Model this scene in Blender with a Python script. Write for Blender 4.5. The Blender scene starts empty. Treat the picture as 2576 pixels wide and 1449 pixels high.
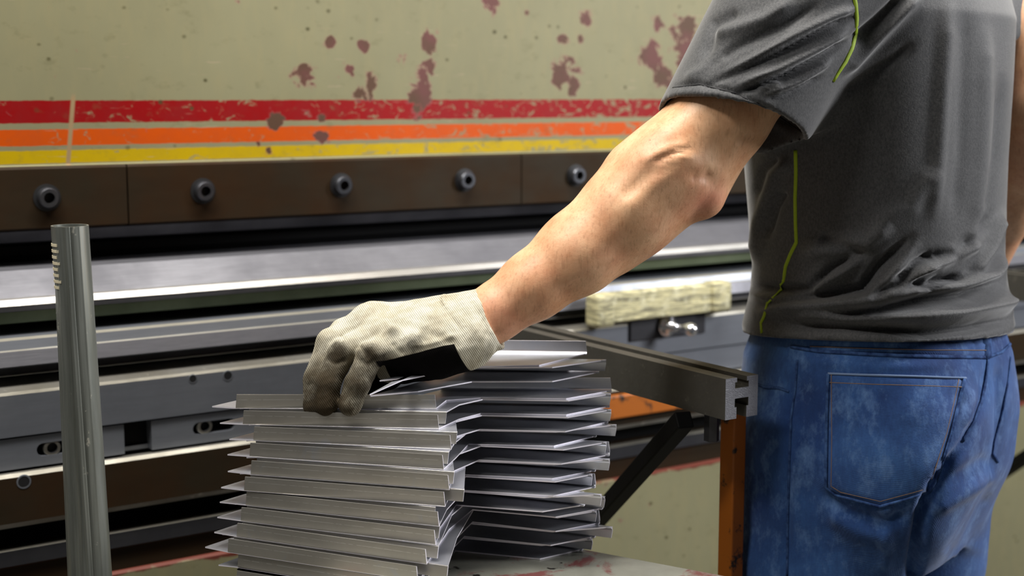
import bpy, bmesh, math, random
import numpy as np
from mathutils import Vector, Matrix
from mathutils.bvhtree import BVHTree
random.seed(7); rng = np.random.default_rng(3)
S = bpy.context.scene; COL = S.collection
# ------------------------------------------------------------------ camera
FP = 3578.0; CX, CY = 1288.0, 724.5
PSI = math.radians(33.7); TH = math.radians(7.70); ZC = 1.40
cT, sT, cP, sP = math.cos(TH), math.sin(TH), math.cos(PSI), math.sin(PSI)
def ray(px, py):
    u = (px-CX)/FP; v = (py-CY)/FP
    return u, cT - v*sT, -sT - v*cT
def L2W(p):
    r, f, z = p
    return Vector((r*cP + f*sP, -r*sP + f*cP, z))
def PL(px, py, d):                       # picture point at horizontal distance d -> (right, forward, z)
    u, f, z = ray(px, py); t = d/f
    return (u*t, d, ZC + z*t)
def P(px, py, d): return L2W(PL(px, py, d))
def onz(px, py, z):
    u, f, dz = ray(px, py); t = (z-ZC)/dz
    return L2W((u*t, f*t, z))
def ony(px, py, Y):
    u, f, dz = ray(px, py); t = Y/(-u*sP + f*cP)
    return L2W((u*t, f*t, ZC + dz*t))
def zat(y0, Y): return ony(0, y0, Y).z   # height of a machine edge seen at row y0 on the left border
def proj(Lc):                            # (n,3) L coords -> picture coords
    r, f, z = Lc[:, 0], Lc[:, 1], Lc[:, 2]-ZC
    dep = f*cT - z*sT; up = f*sT + z*cT
    return CX + FP*r/dep, CY - FP*up/dep
cam = bpy.data.cameras.new('camera'); co = bpy.data.objects.new('camera', cam); COL.objects.link(co)
cam.sensor_width = 36; cam.lens = 36*FP/2576
co.location = (0, 0, ZC); co.rotation_euler = (math.pi/2 - TH, 0, -PSI)
cam.dof.use_dof = True; cam.dof.focus_distance = 1.60; cam.dof.aperture_fstop = 4.0
cam.clip_start = .02
S.camera = co
S.view_settings.view_transform = 'Standard'; S.view_settings.look = 'None'; S.view_settings.gamma = 1
S.view_settings.exposure = 0.0

# ------------------------------------------------------------------ tagging and linking
def tag(o, label=None, cat=None, group=None, kind=None):
    if label: o['label'] = label
    if cat: o['category'] = cat
    if group: o['group'] = group
    if kind: o['kind'] = kind
    return o
def empty(name, loc, label, cat, group=None, rot=0):
    o = bpy.data.objects.new(name, None); COL.objects.link(o)
    o.location = loc; o.rotation_euler.z = rot; o.empty_display_size = .05
    return tag(o, label, cat, group)
def link(name, me, mat, parent=None, smooth=False, keep=True):
    o = bpy.data.objects.new(name, me); COL.objects.link(o)
    for m in (mat if isinstance(mat, (list, tuple)) else [mat]): me.materials.append(m)
    if parent is not None:
        o.parent = parent
        if keep:
            root = parent; M = Matrix.Identity(4); chain = []
            while root is not None: chain.append(root); root = root.parent
            for c in reversed(chain):
                M = M @ c.matrix_parent_inverse @ Matrix.LocRotScale(c.location, c.rotation_euler, c.scale)
            o.matrix_parent_inverse = M.inverted()
    if smooth:
        me.polygons.foreach_set('use_smooth', [True]*len(me.polygons))
    me.update()
    return o
def from_bm(name, bm, mat, parent=None, smooth=False, keep=True):
    bmesh.ops.recalc_face_normals(bm, faces=bm.faces)
    me = bpy.data.meshes.new(name); bm.to_mesh(me); bm.free()
    return link(name, me, mat, parent, smooth, keep)
def autosmooth(o, ang=35):
    me = o.data; bm = bmesh.new(); bm.from_mesh(me)
    for e in bm.edges:
        if len(e.link_faces) == 2 and e.calc_face_angle(0) > math.radians(ang): e.smooth = False
    for f in bm.faces: f.smooth = True
    bm.to_mesh(me); bm.free(); return o
def bevel(bm, w, seg=2, ang=30):
    es = [e for e in bm.edges if len(e.link_faces) == 2 and e.calc_face_angle(0) > math.radians(ang)]
    bmesh.ops.bevel(bm, geom=es, offset=w, segments=seg, affect='EDGES', profile=.5, clamp_overlap=True)
def box_bm(lo, hi, bw=0, seg=2, bm=None):
    bm = bm or bmesh.new()
    r = bmesh.ops.create_cube(bm, size=1)
    for v in r['verts']:
        v.co = Vector([(lo[i]+hi[i])/2 + v.co[i]*(hi[i]-lo[i]) for i in range(3)])
    if bw: bevel(bm, bw, seg)
    return bm
def prism_x(poly, x0, x1, bm=None):      # poly of (y,z), swept along X
    bm = bm or bmesh.new()
    a = [bm.verts.new((x0, y, z)) for y, z in poly]; b = [bm.verts.new((x1, y, z)) for y, z in poly]
    n = len(poly)
    bm.faces.new(a); bm.faces.new(b[::-1])
    for i in range(n): bm.faces.new((a[i], b[i], b[(i+1) % n], a[(i+1) % n]))
    return bm
def cyl_bm(c, ax, r, h, n=32, bm=None, r2=None, bw=0):   # from c along ax by h
    b2 = bmesh.new()
    bmesh.ops.create_cone(b2, cap_ends=True, segments=n, radius1=r, radius2=r if r2 is None else r2, depth=h)
    if bw: bevel(b2, bw, 2, 50)
    q = Vector((0, 0, 1)).rotation_difference(Vector(ax).normalized()).to_matrix().to_4x4()
    M = Matrix.Translation(Vector(c) + Vector(ax).normalized()*h/2) @ q
    b2.transform(M)
    if bm is None: return b2
    me = bpy.data.meshes.new('tmp'); b2.to_mesh(me); b2.free(); bm.from_mesh(me); bpy.data.meshes.remove(me)
    return bm
def merge(bm, other):
    me = bpy.data.meshes.new('tmp'); other.to_mesh(me); other.free(); bm.from_mesh(me); bpy.data.meshes.remove(me); return bm
def lathe(prof, c, ax, n=40):            # prof of (radius, height) closed with axis
    bm = bmesh.new(); rings = []
    q = Vector((0, 0, 1)).rotation_difference(Vector(ax).normalized())
    for r, h in prof:
        if r < 1e-6: rings.append([bm.verts.new(Vector(c)+q @ Vector((0, 0, h)))])
        else: rings.append([bm.verts.new(Vector(c)+q @ Vector((r*math.cos(2*math.pi*i/n), r*math.sin(2*math.pi*i/n), h))) for i in range(n)])
    for A, B in zip(rings, rings[1:]):
        for i in range(n):
            j = (i+1) % n
            if len(A) == 1 and len(B) == 1: continue
            if len(A) == 1: bm.faces.new((A[0], B[i], B[j]))
            elif len(B) == 1: bm.faces.new((A[i], A[j], B[0]))
            else: bm.faces.new((A[i], A[j], B[j], B[i]))
    return bm

# ------------------------------------------------------------------ materials
class NB:
    def __init__(s, name):
        s.m = bpy.data.materials.new(name); s.m.use_nodes = True; s.t = s.m.node_tree; s.n = s.t.nodes
        s.b = s.n['Principled BSDF']; s.x = 0
    def node(s, typ, **kw):
        nd = s.n.new(typ)
        for k, v in kw.items(): setattr(nd, k, v)
        return nd
    def L(s, a, b): s.t.links.new(a, b)
    def coord(s, scale=(1, 1, 1), loc=(0, 0, 0), rot=(0, 0, 0), src='Object'):
        if not hasattr(s, 'tc'): s.tc = s.node('ShaderNodeTexCoord')
        mp = s.node('ShaderNodeMapping'); mp.inputs['Scale'].default_value = scale
        mp.inputs['Location'].default_value = loc; mp.inputs['Rotation'].default_value = rot
        s.L(s.tc.outputs[src], mp.inputs['Vector']); return mp.outputs[0]
    def noise(s, vec, scale, detail=4, rough=.55, dist=0):
        nd = s.node('ShaderNodeTexNoise'); nd.inputs['Scale'].default_value = scale
        nd.inputs['Detail'].default_value = detail; nd.inputs['Roughness'].default_value = rough
        nd.inputs['Distortion'].default_value = dist
        s.L(vec, nd.inputs['Vector']); return nd.outputs[0]
    def ramp(s, fac, stops, interp='LINEAR'):
        nd = s.node('ShaderNodeValToRGB'); cr = nd.color_ramp; cr.interpolation = interp
        while len(cr.elements) > len(stops): cr.elements.remove(cr.elements[-1])
        while len(cr.elements) < len(stops): cr.elements.new(1)
        for e, (p, c) in zip(cr.elements, stops):
            e.position = p; e.color = (c, c, c, 1) if isinstance(c, (int, float)) else tuple(c)+(1,)
        s.L(fac, nd.inputs[0]); return nd.outputs[0]
    def mix(s, fac, a, b, mode='MIX'):
        nd = s.node('ShaderNodeMix', data_type='RGBA', blend_type=mode)
        for sock, v in ((nd.inputs[0], fac), (nd.inputs[6], a), (nd.inputs[7], b)):
            if hasattr(v, 'links'): s.L(v, sock)
            elif isinstance(v, (int, float)): sock.default_value = v if sock is nd.inputs[0] else (v, v, v, 1)
            else: sock.default_value = tuple(v)+(1,)
        return nd.outputs[2]
    def math(s, op, a, b=0, c=0, clamp=False):
        nd = s.node('ShaderNodeMath', operation=op, use_clamp=clamp)
        for sock, v in zip(nd.inputs, (a, b, c)):
            if hasattr(v, 'links'): s.L(v, sock)
            else: sock.default_value = v
        return nd.outputs[0]
    def band(s, v, a, b, e):              # 1 inside a..b with soft edge e
        return s.math('MULTIPLY', s.mapr(v, a-e, a+e), s.mapr(v, b-e, b+e, 1, 0))
    def mapr(s, v, a, b, c=0, d=1):
        nd = s.node('ShaderNodeMapRange'); nd.clamp = True
        for i, x in enumerate((a, b, c, d)): nd.inputs[i+1].default_value = x
        s.L(v, nd.inputs[0]); return nd.outputs[0]
    def sep(s, vec):
        nd = s.node('ShaderNodeSeparateXYZ'); s.L(vec, nd.inputs[0]); return nd.outputs
    def bump(s, h, strength=.3, dist=.001, normal=None):
        nd = s.node('ShaderNodeBump'); nd.inputs['Strength'].default_value = strength
        nd.inputs['Distance'].default_value = dist; s.L(h, nd.inputs['Height'])
        if normal is not None: s.L(normal, nd.inputs['Normal'])
        s.L(nd.outputs[0], s.b.inputs['Normal']); return nd.outputs[0]
    def set(s, **kw):
        for k, v in kw.items():
            k = {'color': 'Base Color', 'rough': 'Roughness', 'metal': 'Metallic', 'spec': 'Specular IOR Level', 'sheen': 'Sheen Weight',
                 'sss': 'Subsurface Weight', 'sheenr': 'Sheen Roughness'}[k]
            if hasattr(v, 'links'): s.L(v, s.b.inputs[k])
            elif isinstance(v, (int, float)): s.b.inputs[k].default_value = v
            else: s.b.inputs[k].default_value = tuple(v)+(1,)
        return s
def srgb(r, g, b):
    return tuple(((c/255)/12.92 if c/255 <= .04045 else ((c/255+.055)/1.055)**2.4) for c in (r, g, b))

def metal(name, base, base2, rough=.38, met=.85, scale=(3, 3, 60), streak=.25, bumps=.08, spots=None):
    n = NB(name); v = n.coord(scale=scale); w = n.coord()
    a = n.noise(v, 8, 5, .6); b = n.noise(w, 9, 4, .55)
    c = n.mix(n.ramp(b, [(.35, 0), (.68, 1)]), base, base2)
    c = n.mix(n.ramp(a, [(.3, 0), (.75, streak)]), c, [x*.45 for x in base2])
    if spots:
        s = n.noise(w, 60, 5, .7); c = n.mix(n.ramp(s, [(.60, 0), (.72, spots[1])]), c, spots[0])
    if met < .2: n.set(spec=.15)
    n.set(color=c, metal=met, rough=n.mapr(b, .3, .7, rough*.85, rough*1.25))
    n.bump(n.noise(v, 20, 4), bumps, .001)
    return n.m
KHAKI = srgb(128, 125, 97); MAROON = srgb(98, 62, 58); PINK = srgb(140, 92, 90)
def khaki_paint(name, bands=None, blobs=None, amount=0.0, zedge=None):
    n = NB(name); o = n.coord(); xyz = n.sep(o)
    base = n.mix(n.ramp(n.noise(o, 2.2, 5, .6), [(.3, 0), (.7, 1)]), [c*.86 for c in KHAKI], [c*1.08 for c in KHAKI])
    base = n.mix(n.ramp(n.noise(n.coord(scale=(9, 1, 2.5), rot=(0, .5, 0)), 6, 5, .6), [(.45, 0), (.75, .35)]), base, srgb(140, 132, 98))
    if bands:
        for z0, z1, colr, wear in bands:
            wv = n.math('MULTIPLY', n.math('SUBTRACT', n.noise(o, 60, 4, .6), .5), .003)
            zz = n.math('ADD', xyz[2], wv)
            msk = n.band(zz, z0, z1, .0006)
            sc = n.noise(n.coord(scale=(1, 1, 1.4), rot=(0, .5, 0)), 42, 6, .68, 1.2)
            wr = n.mapr(xyz[0], .3, 1.9, .66, .52)     # more rubbed away further along
            kd = n.math('SUBTRACT', sc, wr); keep = n.mapr(kd, -.02, .05, 1, .12)
            fine = n.ramp(n.noise(o, 30, 5, .7), [(.4, 0), (.75, .38)])
            cc = n.mix(fine, colr, [min(1, x*.62+.018) for x in colr])
            base = n.mix(n.math('MULTIPLY', msk, keep), base, cc)
        scr = n.noise(n.coord(scale=(.55, 1, 9), rot=(0, -.65, 0)), 26, 3, .6)
        base = n.mix(n.math('MULTIPLY', n.ramp(scr, [(.66, 0), (.70, .5)]), n.ramp(n.noise(o, 6, 2), [(.45, 0), (.55, 1)])), base, srgb(168, 150, 128))
        # faded vertical scratch through the stripes
        sl = n.math('ADD', xyz[0], n.math('MULTIPLY', xyz[2], -.12))
        s0 = ony(180, 300, RAMY); sx = s0.x - .12*s0.z
        base = n.mix(n.math('MULTIPLY', n.band(sl, sx-.003, sx+.003, .0012), n.band(xyz[2], 1.29, 1.40, .004)), base, srgb(150, 128, 96))
    # tiny dark dings
    vo = n.node('ShaderNodeTexVoronoi'); vo.inputs['Scale'].default_value = 26; vo.inputs['Randomness'].default_value = 1
    n.L(n.coord(scale=(1, 1, 1.2)), vo.inputs['Vector'])
    dn = n.math('ADD', vo.outputs['Distance'], n.math('MULTIPLY', n.noise(o, 90, 3), .12))
    dots = n.math('MULTIPLY', n.ramp(dn, [(.12, 1), (.19, 0)]), n.ramp(n.noise(o, 7, 2), [(.36, 0), (.50, .9)]))
    base = n.mix(dots, base, srgb(66, 62, 36))
    sm = n.ramp(n.noise(n.coord(scale=(1, 1, 1.8), rot=(0, .6, 0)), 26, 5, .7), [(.58, 0), (.70, .30)])
    base = n.mix(sm, base, srgb(90, 87, 58))
    # flaked-off paint showing maroon primer
    acc = None
    for bx, bz, br in (blobs or []):
        d = n.node('ShaderNodeVectorMath', operation='DISTANCE')
        cb = n.node('ShaderNodeCombineXYZ'); n.L(xyz[0], cb.inputs[0]); n.L(xyz[2], cb.inputs[2])
        n.L(cb.outputs[0], d.inputs[0]); d.inputs[1].default_value = (bx, 0, bz)
        q = n.mapr(d.outputs['Value'], 0, br*1.8, .40, 0)
        acc = q if acc is None else n.math('MAXIMUM', acc, q)
    nz = n.noise(o, 36, 6, .62, .4)
    val = n.math('ADD', nz, acc if acc is not None else amount)
    chip = n.ramp(val, [(.735, 0), (.75, 1)]); halo = n.ramp(val, [(.69, 0), (.735, .55)])
    base = n.mix(halo, base, PINK)
    base = n.mix(chip, base, n.mix(n.ramp(n.noise(o, 14, 3), [(.4, 0), (.6, 1)]), MAROON, srgb(84, 62, 48)))
    if zedge is not None:
        ze = n.math('SUBTRACT', zedge, xyz[2]); ze = n.math('ADD', ze, n.math('MULTIPLY', n.math('SUBTRACT', n.noise(o, 18, 4), .50), .03))
        base = n.mix(n.mapr(ze, -.002, .001, 1, 0), base, srgb(104, 54, 44))
    n.set(color=base, rough=.5, spec=.18)
    n.bump(n.math('SUBTRACT', n.noise(o, 25, 4), n.math('MULTIPLY', chip, .5)), .12, .001)
    return n.m
# ------------------------------------------------------------------ press brake (world X runs along the machine)
RAMY = 2.05; BY = 1.90
X0, X1 = -.9, 3.9
blobs_px = [(768, 185, 34), (835, 108, 20), (915, 118, 16), (880, 178, 24), (935, 212, 22), (1070, 185, 30), (1080, 105, 30), (1018, 150, 22), (1060, 238, 40), (905, 235, 26),
            (1240, 12, 36), (1322, 32, 14), (1412, 180, 42), (1440, 205, 28), (1415, 98, 18), (1460, 100, 16), (1475, 55, 22), (1655, 55, 24), (1725, 80, 46), (1725, 135, 46), (1635, 140, 38), (1665, 190, 34), (1690, 220, 30),
            (690, 300, 22), (815, 345, 22), (675, 378, 16), (700, 305, 18), (1050, 280, 26), (2545, 95, 30), (2560, 40, 20), (2548, 190, 14), (810, 300, 14), (650, 365, 12)]
blobs = []
for px, py, r in blobs_px:
    c = ony(px, py, RAMY); e = ony(px, py-r, RAMY); blobs.append((c.x, c.z, abs(e.z-c.z)))
Z = lambda y: zat(y, RAMY)
bands = [(Z(311), Z(253), srgb(136, 6, 9), .5), (Z(369), Z(327), srgb(192, 76, 4), .5), (Z(414), Z(381), srgb(182, 154, 4), .5)]
M_ram = khaki_paint('khaki_paint_striped', bands, blobs)
M_bed = khaki_paint('khaki_paint_plain', None, [], .03, zat(1500, BY-.005))
M_bed2 = khaki_paint('khaki_paint_table', None, [], .10)
M_brown = metal('oiled_brown_steel', srgb(44, 37, 26), srgb(50, 32, 14), .6, .12, (1.5, 2, 6), .35, .06)
M_dark = metal('blackened_steel', srgb(70, 70, 74), srgb(50, 50, 54), .45, .6, (2, 2, 20), .2)
M_die = metal('ground_steel', srgb(124, 124, 130), srgb(104, 104, 110), .52, .6, (3, 3, 60), .35, .12)
M_blue = metal('blue_grey_steel', srgb(136, 140, 148), srgb(118, 122, 130), .42, .65, (2, 2, 20), .2, .06)
M_edge = metal('highlight_steel', srgb(225, 222, 215), srgb(200, 196, 190), .33, .85, (3, 3, 40), .15, .15)  # lighter steel on the die bevel paints in the overhead highlight
M_edge2 = metal('grey_highlight_edge', srgb(176, 172, 160), srgb(140, 136, 124), .5, .5, (3, 3, 40), .3, .3)  # bevels lightened to paint a highlight line along each edge
M_ledge = metal('dirty_ledge_steel', srgb(150, 148, 142), srgb(120, 116, 106), .45, .6, (2, 2, 2), .3, .3, (srgb(205, 200, 190), .7))
M_green = metal('green_grey_paint', srgb(112, 122, 96), srgb(92, 102, 78), .5, .1, (2, 2, 3), .3)
M_black = NB('black_paint_gap_shade').set(color=(.0035, .0035, .004), rough=.6, spec=.12).m  # black of the braces; in throat and gaps it paints their shade
M_bolt = metal('black_oxide_bolt', srgb(104, 106, 112), srgb(80, 82, 88), .32, .85, (5, 5, 5), .1)
M_sock = NB('socket_black').set(color=(.004, .004, .005), rough=.6).m

press = empty('press_brake', (1.2, 2.3, 0), 'long khaki press brake machine with red, orange and yellow stripes behind the worker', 'machine')
def strip(name, pts, mats, back, parent, x0=X0, x1=X1, edge=None):
    """pts: list of (row at left border, Y). edge: dict segment index -> material index"""
    poly = [(Y, zat(y, Y)) for y, Y in pts]
    full = poly + [(back, poly[-1][1]), (back, poly[0][1])]
    bm = prism_x(full, x0, x1)
    bmesh.ops.recalc_face_normals(bm, faces=bm.faces)
    o = from_bm(name, bm, mats, parent)
    if edge:
        for p in o.data.polygons:
            c = p.center
            for i, mi in edge.items():
                a, b = poly[i], poly[i+1]
                if abs(c.y-(a[0]+b[0])/2) < 1e-4 and abs(c.z-(a[1]+b[1])/2) < 1e-4: p.material_index = mi
    return o
strip('ram', [(-1600, RAMY), (417, RAMY), (421, RAMY-.004)], [M_ram, M_edge], RAMY+.12, press)
# the frame that carries ram and bed
from_bm('side_frame', box_bm((X0-.12, RAMY-.1, 0), (X0, RAMY+.7, 2.6), .01), M_bed2, press)
from_bm('side_frame', box_bm((X1, RAMY-.1, 0), (X1+.12, RAMY+.7, 2.6), .01), M_bed2, press)
# clamp bars (two joints show)
CLY = RAMY-.02
jx = [X0, ony(321, 480, CLY).x, ony(1312, 440, CLY).x, ony(2420, 400, CLY).x, X1]
bolts = [(118, 497), (511, 482), (857, 467), (1167, 454), (1448, 441)]
bp = [ony(x, y, CLY) for x, y in bolts]
step = (bp[-1]-bp[0])/4
allb = [bp[0]+step*i for i in range(-2, 11)]
for k in range(4):
    a, b = jx[k]+.0012, jx[k+1]-.0012
    bm = prism_x([(CLY+.003, zat(422, CLY)), (CLY, zat(428, CLY)), (CLY, zat(578, CLY)), (CLY+.004, zat(583, CLY)), (RAMY+.1, zat(583, CLY)), (RAMY+.1, zat(422, CLY))], a, b)
    cb = from_bm('clamp_bar', bm, M_brown, press)
    for q in allb:
        if a < q.x < b:
            R = .0148
            pr = [(R*.98, -.002), (R*1.30, 0.0), (R*1.30, .0015), (R, .002), (R, .011), (R*.86, .0135), (R*.52, .0135), (R*.48, .003), (0, .003)]
            bo = from_bm('clamp_bolt', lathe(pr, q, (0, -1, 0), 36), [M_bolt, M_sock], cb, True)
            for p in bo.data.polygons:
                c = p.center; rr = math.hypot(c.x-q.x, c.z-q.z)
                if rr < R*.53: p.material_index = 1
                if rr > R*1.05: p.material_index = 1
            autosmooth(bo, 50)
strip('punch_holder', [(585, CLY+.02), (612, CLY+.03), (618, CLY+.09)], M_dark, RAMY+.12, press)
strip('punch', [(622, RAMY+.06), (645, RAMY+.06), (668, RAMY+.065), (672, RAMY+.09)], M_black, RAMY+.12, press)
strip('bed_throat', [(560, RAMY+.13), (1300, RAMY+.13)], M_black, RAMY+.3, press)  # black sheet painting the deep shade between ram and bed

# dies and rails lying on the bed
die = strip('die', [(683, BY+.10), (752, BY+.062), (757, BY+.050), (773, BY+.045), (787, BY+.048)], [M_die, M_edge], BY+.2, None, edge={1: 1, 2: 1})
die.data.polygons[0].material_index = 0
tag(die, 'brushed grey steel die bar with bright front edge, uppermost bar below the ram', 'die')
rb = strip('die_rail', [(788, BY+.055), (816, BY+.06), (818, BY+.12)], M_green, BY+.2, None)
tag(rb, 'dull green painted rail directly under the bright die bar', 'rail')
db = strip('die_block', [(853, BY+.035), (860, BY+.028), (884, BY+.024), (888, BY+.016), (926, BY+.010), (930, BY+.022), (945, BY+.022), (949, BY+.014)],
           [M_blue, M_edge2, M_die, M_dark], BY+.2, None, edge={0: 1, 2: 1, 3: 2, 1: 0, 5: 3, 6: 1})
tag(db, 'stepped light grey steel block above the drilled rail', 'die block')
DY = BY-.004
dh = strip('die_holder', [(953, BY+.05), (990, BY-.002), (998, DY), (1104, DY)], [M_blue, M_ledge, M_edge2], BY+.16, None, edge={0: 1, 1: 2})
tag(dh, 'blue-grey steel rail with two drilled holes below the stepped block', 'rail')
def hole(px, py, r, parent, Y):
    c = ony(px, py, Y); R = r
    prf = [(R*1.3, -.0004), (R*1.25, .0005), (R, .0006), (R*.97, .0002), (0, .0002)]
    o = from_bm('drilled_hole', lathe(prf, c, (0, -1, 0), 24), [M_blue, M_sock], parent)  # no real recess: black disc on the face paints the hole's shade
    for p in o.data.polygons:
        if math.hypot(p.center.x-c.x, p.center.z-c.z) < R*1.02: p.material_index = 1
hole(485, 953, .0052, dh, DY); hole(573, 945, .0062, dh, DY)
# slotted clamp plate: outline with window, slots and cut-outs, made of pieces in one mesh
PY_ = DY+.003
def zrow(y0): return zat(y0, PY_)
zt, zb = zrow(1108), zrow(1186)
def xat(px, py): return ony(px, py, PY_).x
sp = empty('clamp_plate', (ony(600, 1080, PY_).x, PY_, zb), 'grey slotted clamp plate with two socket bolts and a square notch', 'plate')
x_not0, x_not1 = xat(312, 1090), xat(381, 1080)
s1 = (xat(92, 1128), xat(205, 1118)); s2 = (xat(485, 1075), xat(592, 1060))
def plate_piece(x0, x1, slot):
    H = zt-zb; bm = bmesh.new(); th = .02
    n = 10; zc = zb+H*.52; hr = H*.21
    # ring outline with a stadium slot, quads between outer rectangle and slot
    a, b = slot; ins = []; out = []
    for i in range(n+1):
        t = math.pi/2+math.pi*i/n; ins.append((a+hr+hr*math.cos(t), zc+hr*math.sin(t)))
    for i in range(n+1):
        t = -math.pi/2+math.pi*i/n; ins.append((b-hr+hr*math.cos(t), zc+hr*math.sin(t)))
    for (x, z) in ins[:n+1]:
        t = (z-zc)/hr; out.append((x0, zc+t*(zt-zc if t > 0 else zc-zb)) if abs(t) < .999 else (a+hr, zt if t > 0 else zb))
    for (x, z) in ins[n+1:]:
        t = (z-zc)/hr; out.append((x1, zc+t*(zt-zc if t > 0 else zc-zb)) if abs(t) < .999 else (b-hr, zt if t > 0 else zb))
    m = len(ins)
    for Y in (PY_, PY_+th):
        I = [bm.verts.new((x, Y, z)) for x, z in ins]; O = [bm.verts.new((x, Y, z)) for x, z in out]
        if Y == PY_: I0, O0 = I, O
        for i in range(m):
            j = (i+1) % m
            bm.faces.new((I[i], I[j], O[j], O[i]))
    for i in range(m):
        j = (i+1) % m
        bm.faces.new((I0[i], I0[j], I[j], I[i])); bm.faces.new((O0[i], O0[j], O[j], O[i]))
    for x_, zz in ((x0, zt), (x1, zt), (x0, zb), (x1, zb)):
        pass
    # corner fill
    for xe, sx, zz in ((x0, a+hr, zt), (x0, a+hr, zb), (x1, b-hr, zt), (x1, b-hr, zb)):
        ze = [v for v in out if abs(v[0]-xe) < 1e-6]; zz2 = max(v[1] for v in ze) if zz == zt else min(v[1] for v in ze)
        for Y in (PY_, PY_+th):
            bm.faces.new([bm.verts.new(q) for q in ((xe, Y, zz2), (xe, Y, zz), (sx, Y, zz))])
        A = [(xe, zz2), (xe, zz), (sx, zz)]
        for (p0, p1) in ((A[0], A[1]), (A[1], A[2])):
            bm.faces.new([bm.verts.new(q) for q in ((p0[0], PY_, p0[1]), (p1[0], PY_, p1[1]), (p1[0], PY_+th, p1[1]), (p0[0], PY_+th, p0[1]))])
    bmesh.ops.remove_doubles(bm, verts=bm.verts, dist=1e-5)
    return bm
bm = plate_piece(X0, x_not0, s1); merge(bm, plate_piece(x_not1, xat(900, 1030), s2))
merge(bm, box_bm((x_not0-.001, PY_+.015, zb), (x_not1+.001, PY_+.02, zb+.006)))
from_bm('plate', bm, M_blue, sp)
from_bm('plate', box_bm((xat(904, 1030), PY_, zb), (X1, PY_+.02, zt)), M_blue, sp)
strip('backing', [(1104, PY_+.021), (1188, PY_+.021)], M_black, BY+.16, sp)
for px, py in ((132, 1127), (516, 1073)):
    c = ony(px, py, PY_); R = .0118
    pr = [(R, -.012), (R, .002), (R*.86, .0035), (R*.60, .0035), (R*.54, -.004), (0, -.004)]
    o = from_bm('socket_bolt', lathe(pr, c+Vector((0, .004, 0)), (0, -1, 0), 32), [metal('steel_bolt', srgb(150, 148, 140), srgb(120, 116, 108), .35, .85) if px == 132 else bpy.data.materials['steel_bolt'], M_sock], sp, True)
    for p in o.data.polygons:
        if math.hypot(p.center.x-c.x, p.center.z-c.z) < R*.57: p.material_index = 1
    autosmooth(o, 50)
# bed of the machine: brown beam, dark gap, lower beam, khaki apron
bb = strip('bed_beam', [(1186, BY+.03), (1196, BY-.016), (1207, BY-.020), (1322, BY-.020), (1333, BY-.016)], [M_brown, M_ledge, M_edge2], BY+.16, press, edge={0: 1, 1: 2, 3: 1})
hole(60, 1212, .0075, bb, BY-.020)
strip('bed_gap', [(1330, BY+.04), (1384, BY+.04)], M_black, BY+.16, press)  # solid black fill, the gap's shade put into its colour
strip('bed_beam', [(1380, BY+.02), (1386, BY-.006), (1391, BY-.010), (1430, BY-.010), (1434, BY-.004), (1494, BY-.004)], [M_brown, M_dark, M_edge2], BY+.16, press, edge={0: 2, 1: 2, 2: 1})
apron = strip('bed_apron', [(1492, BY-.008), (1500, BY-.012), (4300, BY-.012)], M_bed, BY+.16, press)

# cream block resting on the rails at the right, and the silver clamp knob under it
M_cream = NB('worn_cream_wood'); v = M_cream.coord(scale=(2, 2, 14)); o_ = M_cream.coord()
c = M_cream.mix(M_cream.ramp(M_cream.noise(v, 9, 6, .7, 1), [(.40, 0), (.62, 1)]), srgb(214, 206, 160), srgb(120, 116, 92))
c = M_cream.mix(M_cream.ramp(M_cream.noise(o_, 45, 4), [(.55, 0), (.7, .6)]), c, srgb(228, 224, 190))
M_cream.set(color=c, rough=.6); M_cream.bump(M_cream.noise(v, 12, 5), .4, .003); M_cream = M_cream.m
by = BY-.0125
pL, pR = ony(1480, 790, by), ony(1823, 735, by)
zT, zB = zat(878, by), zat(985, by)
blk = empty('wooden_block', (pL.x, by, zB), 'worn cream painted wooden block lying on the rails beside the worker', 'block')
w = pR.x-pL.x
from_bm('bar', box_bm((pL.x+.05*w, by-.016, zB+.004), (pR.x-.12*w, by+.008, zT-.002), .003), M_cream, blk)
from_bm('end_cap', box_bm((pR.x-.155*w, by-.022, zB+.002), (pR.x, by+.0125, zT+.001), .008, 3), M_cream, blk, True)
from_bm('end_cap', box_bm((pL.x, by-.022, zB-.002), (pL.x+.14*w, by+.0125, zT-.001), .008, 3), M_cream, blk, True)
ky = DY-.001
k0 = ony(1672, 818, ky)
M_chrome = metal('zinc_plated', srgb(225, 225, 228), srgb(205, 205, 210), .22, .95, (5, 5, 5), .05)
kn = empty('clamping_knob', k0, 'silver clamping knob with round ball end under the cream block', 'knob')
a_, b_ = ony(1583, 822, ky), ony(1772, 822, ky)
from_bm('recess_shade_plate', box_bm((a_.x, ky-.003, k0.z-.022), (b_.x, ky+.003, k0.z+.022), .002), M_dark, kn)  # dark plate painting the shaded recess around the knob
from_bm('flange', lathe([(0, 0), (.019, 0), (.020, .004), (.017, .009), (.008, .012), (.007, .030), (0, .030)], k0+Vector((0, -.003, 0)), (0, -1, 0)), M_chrome, kn, True)
from_bm('ball_end', lathe([(.005, 0), (.006, .012), (.009, .018), (.0115, .026), (.010, .034), (.005, .039), (0, .040)], k0+Vector((.004, -.028, 0)), (.35, -1, -.05)), M_chrome, kn, True)
from_bm('wing', box_bm((k0.x-.004, ky-.020, k0.z+.006), (k0.x+.006, ky-.010, k0.z+.026), .003), M_chrome, kn, True)

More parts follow.
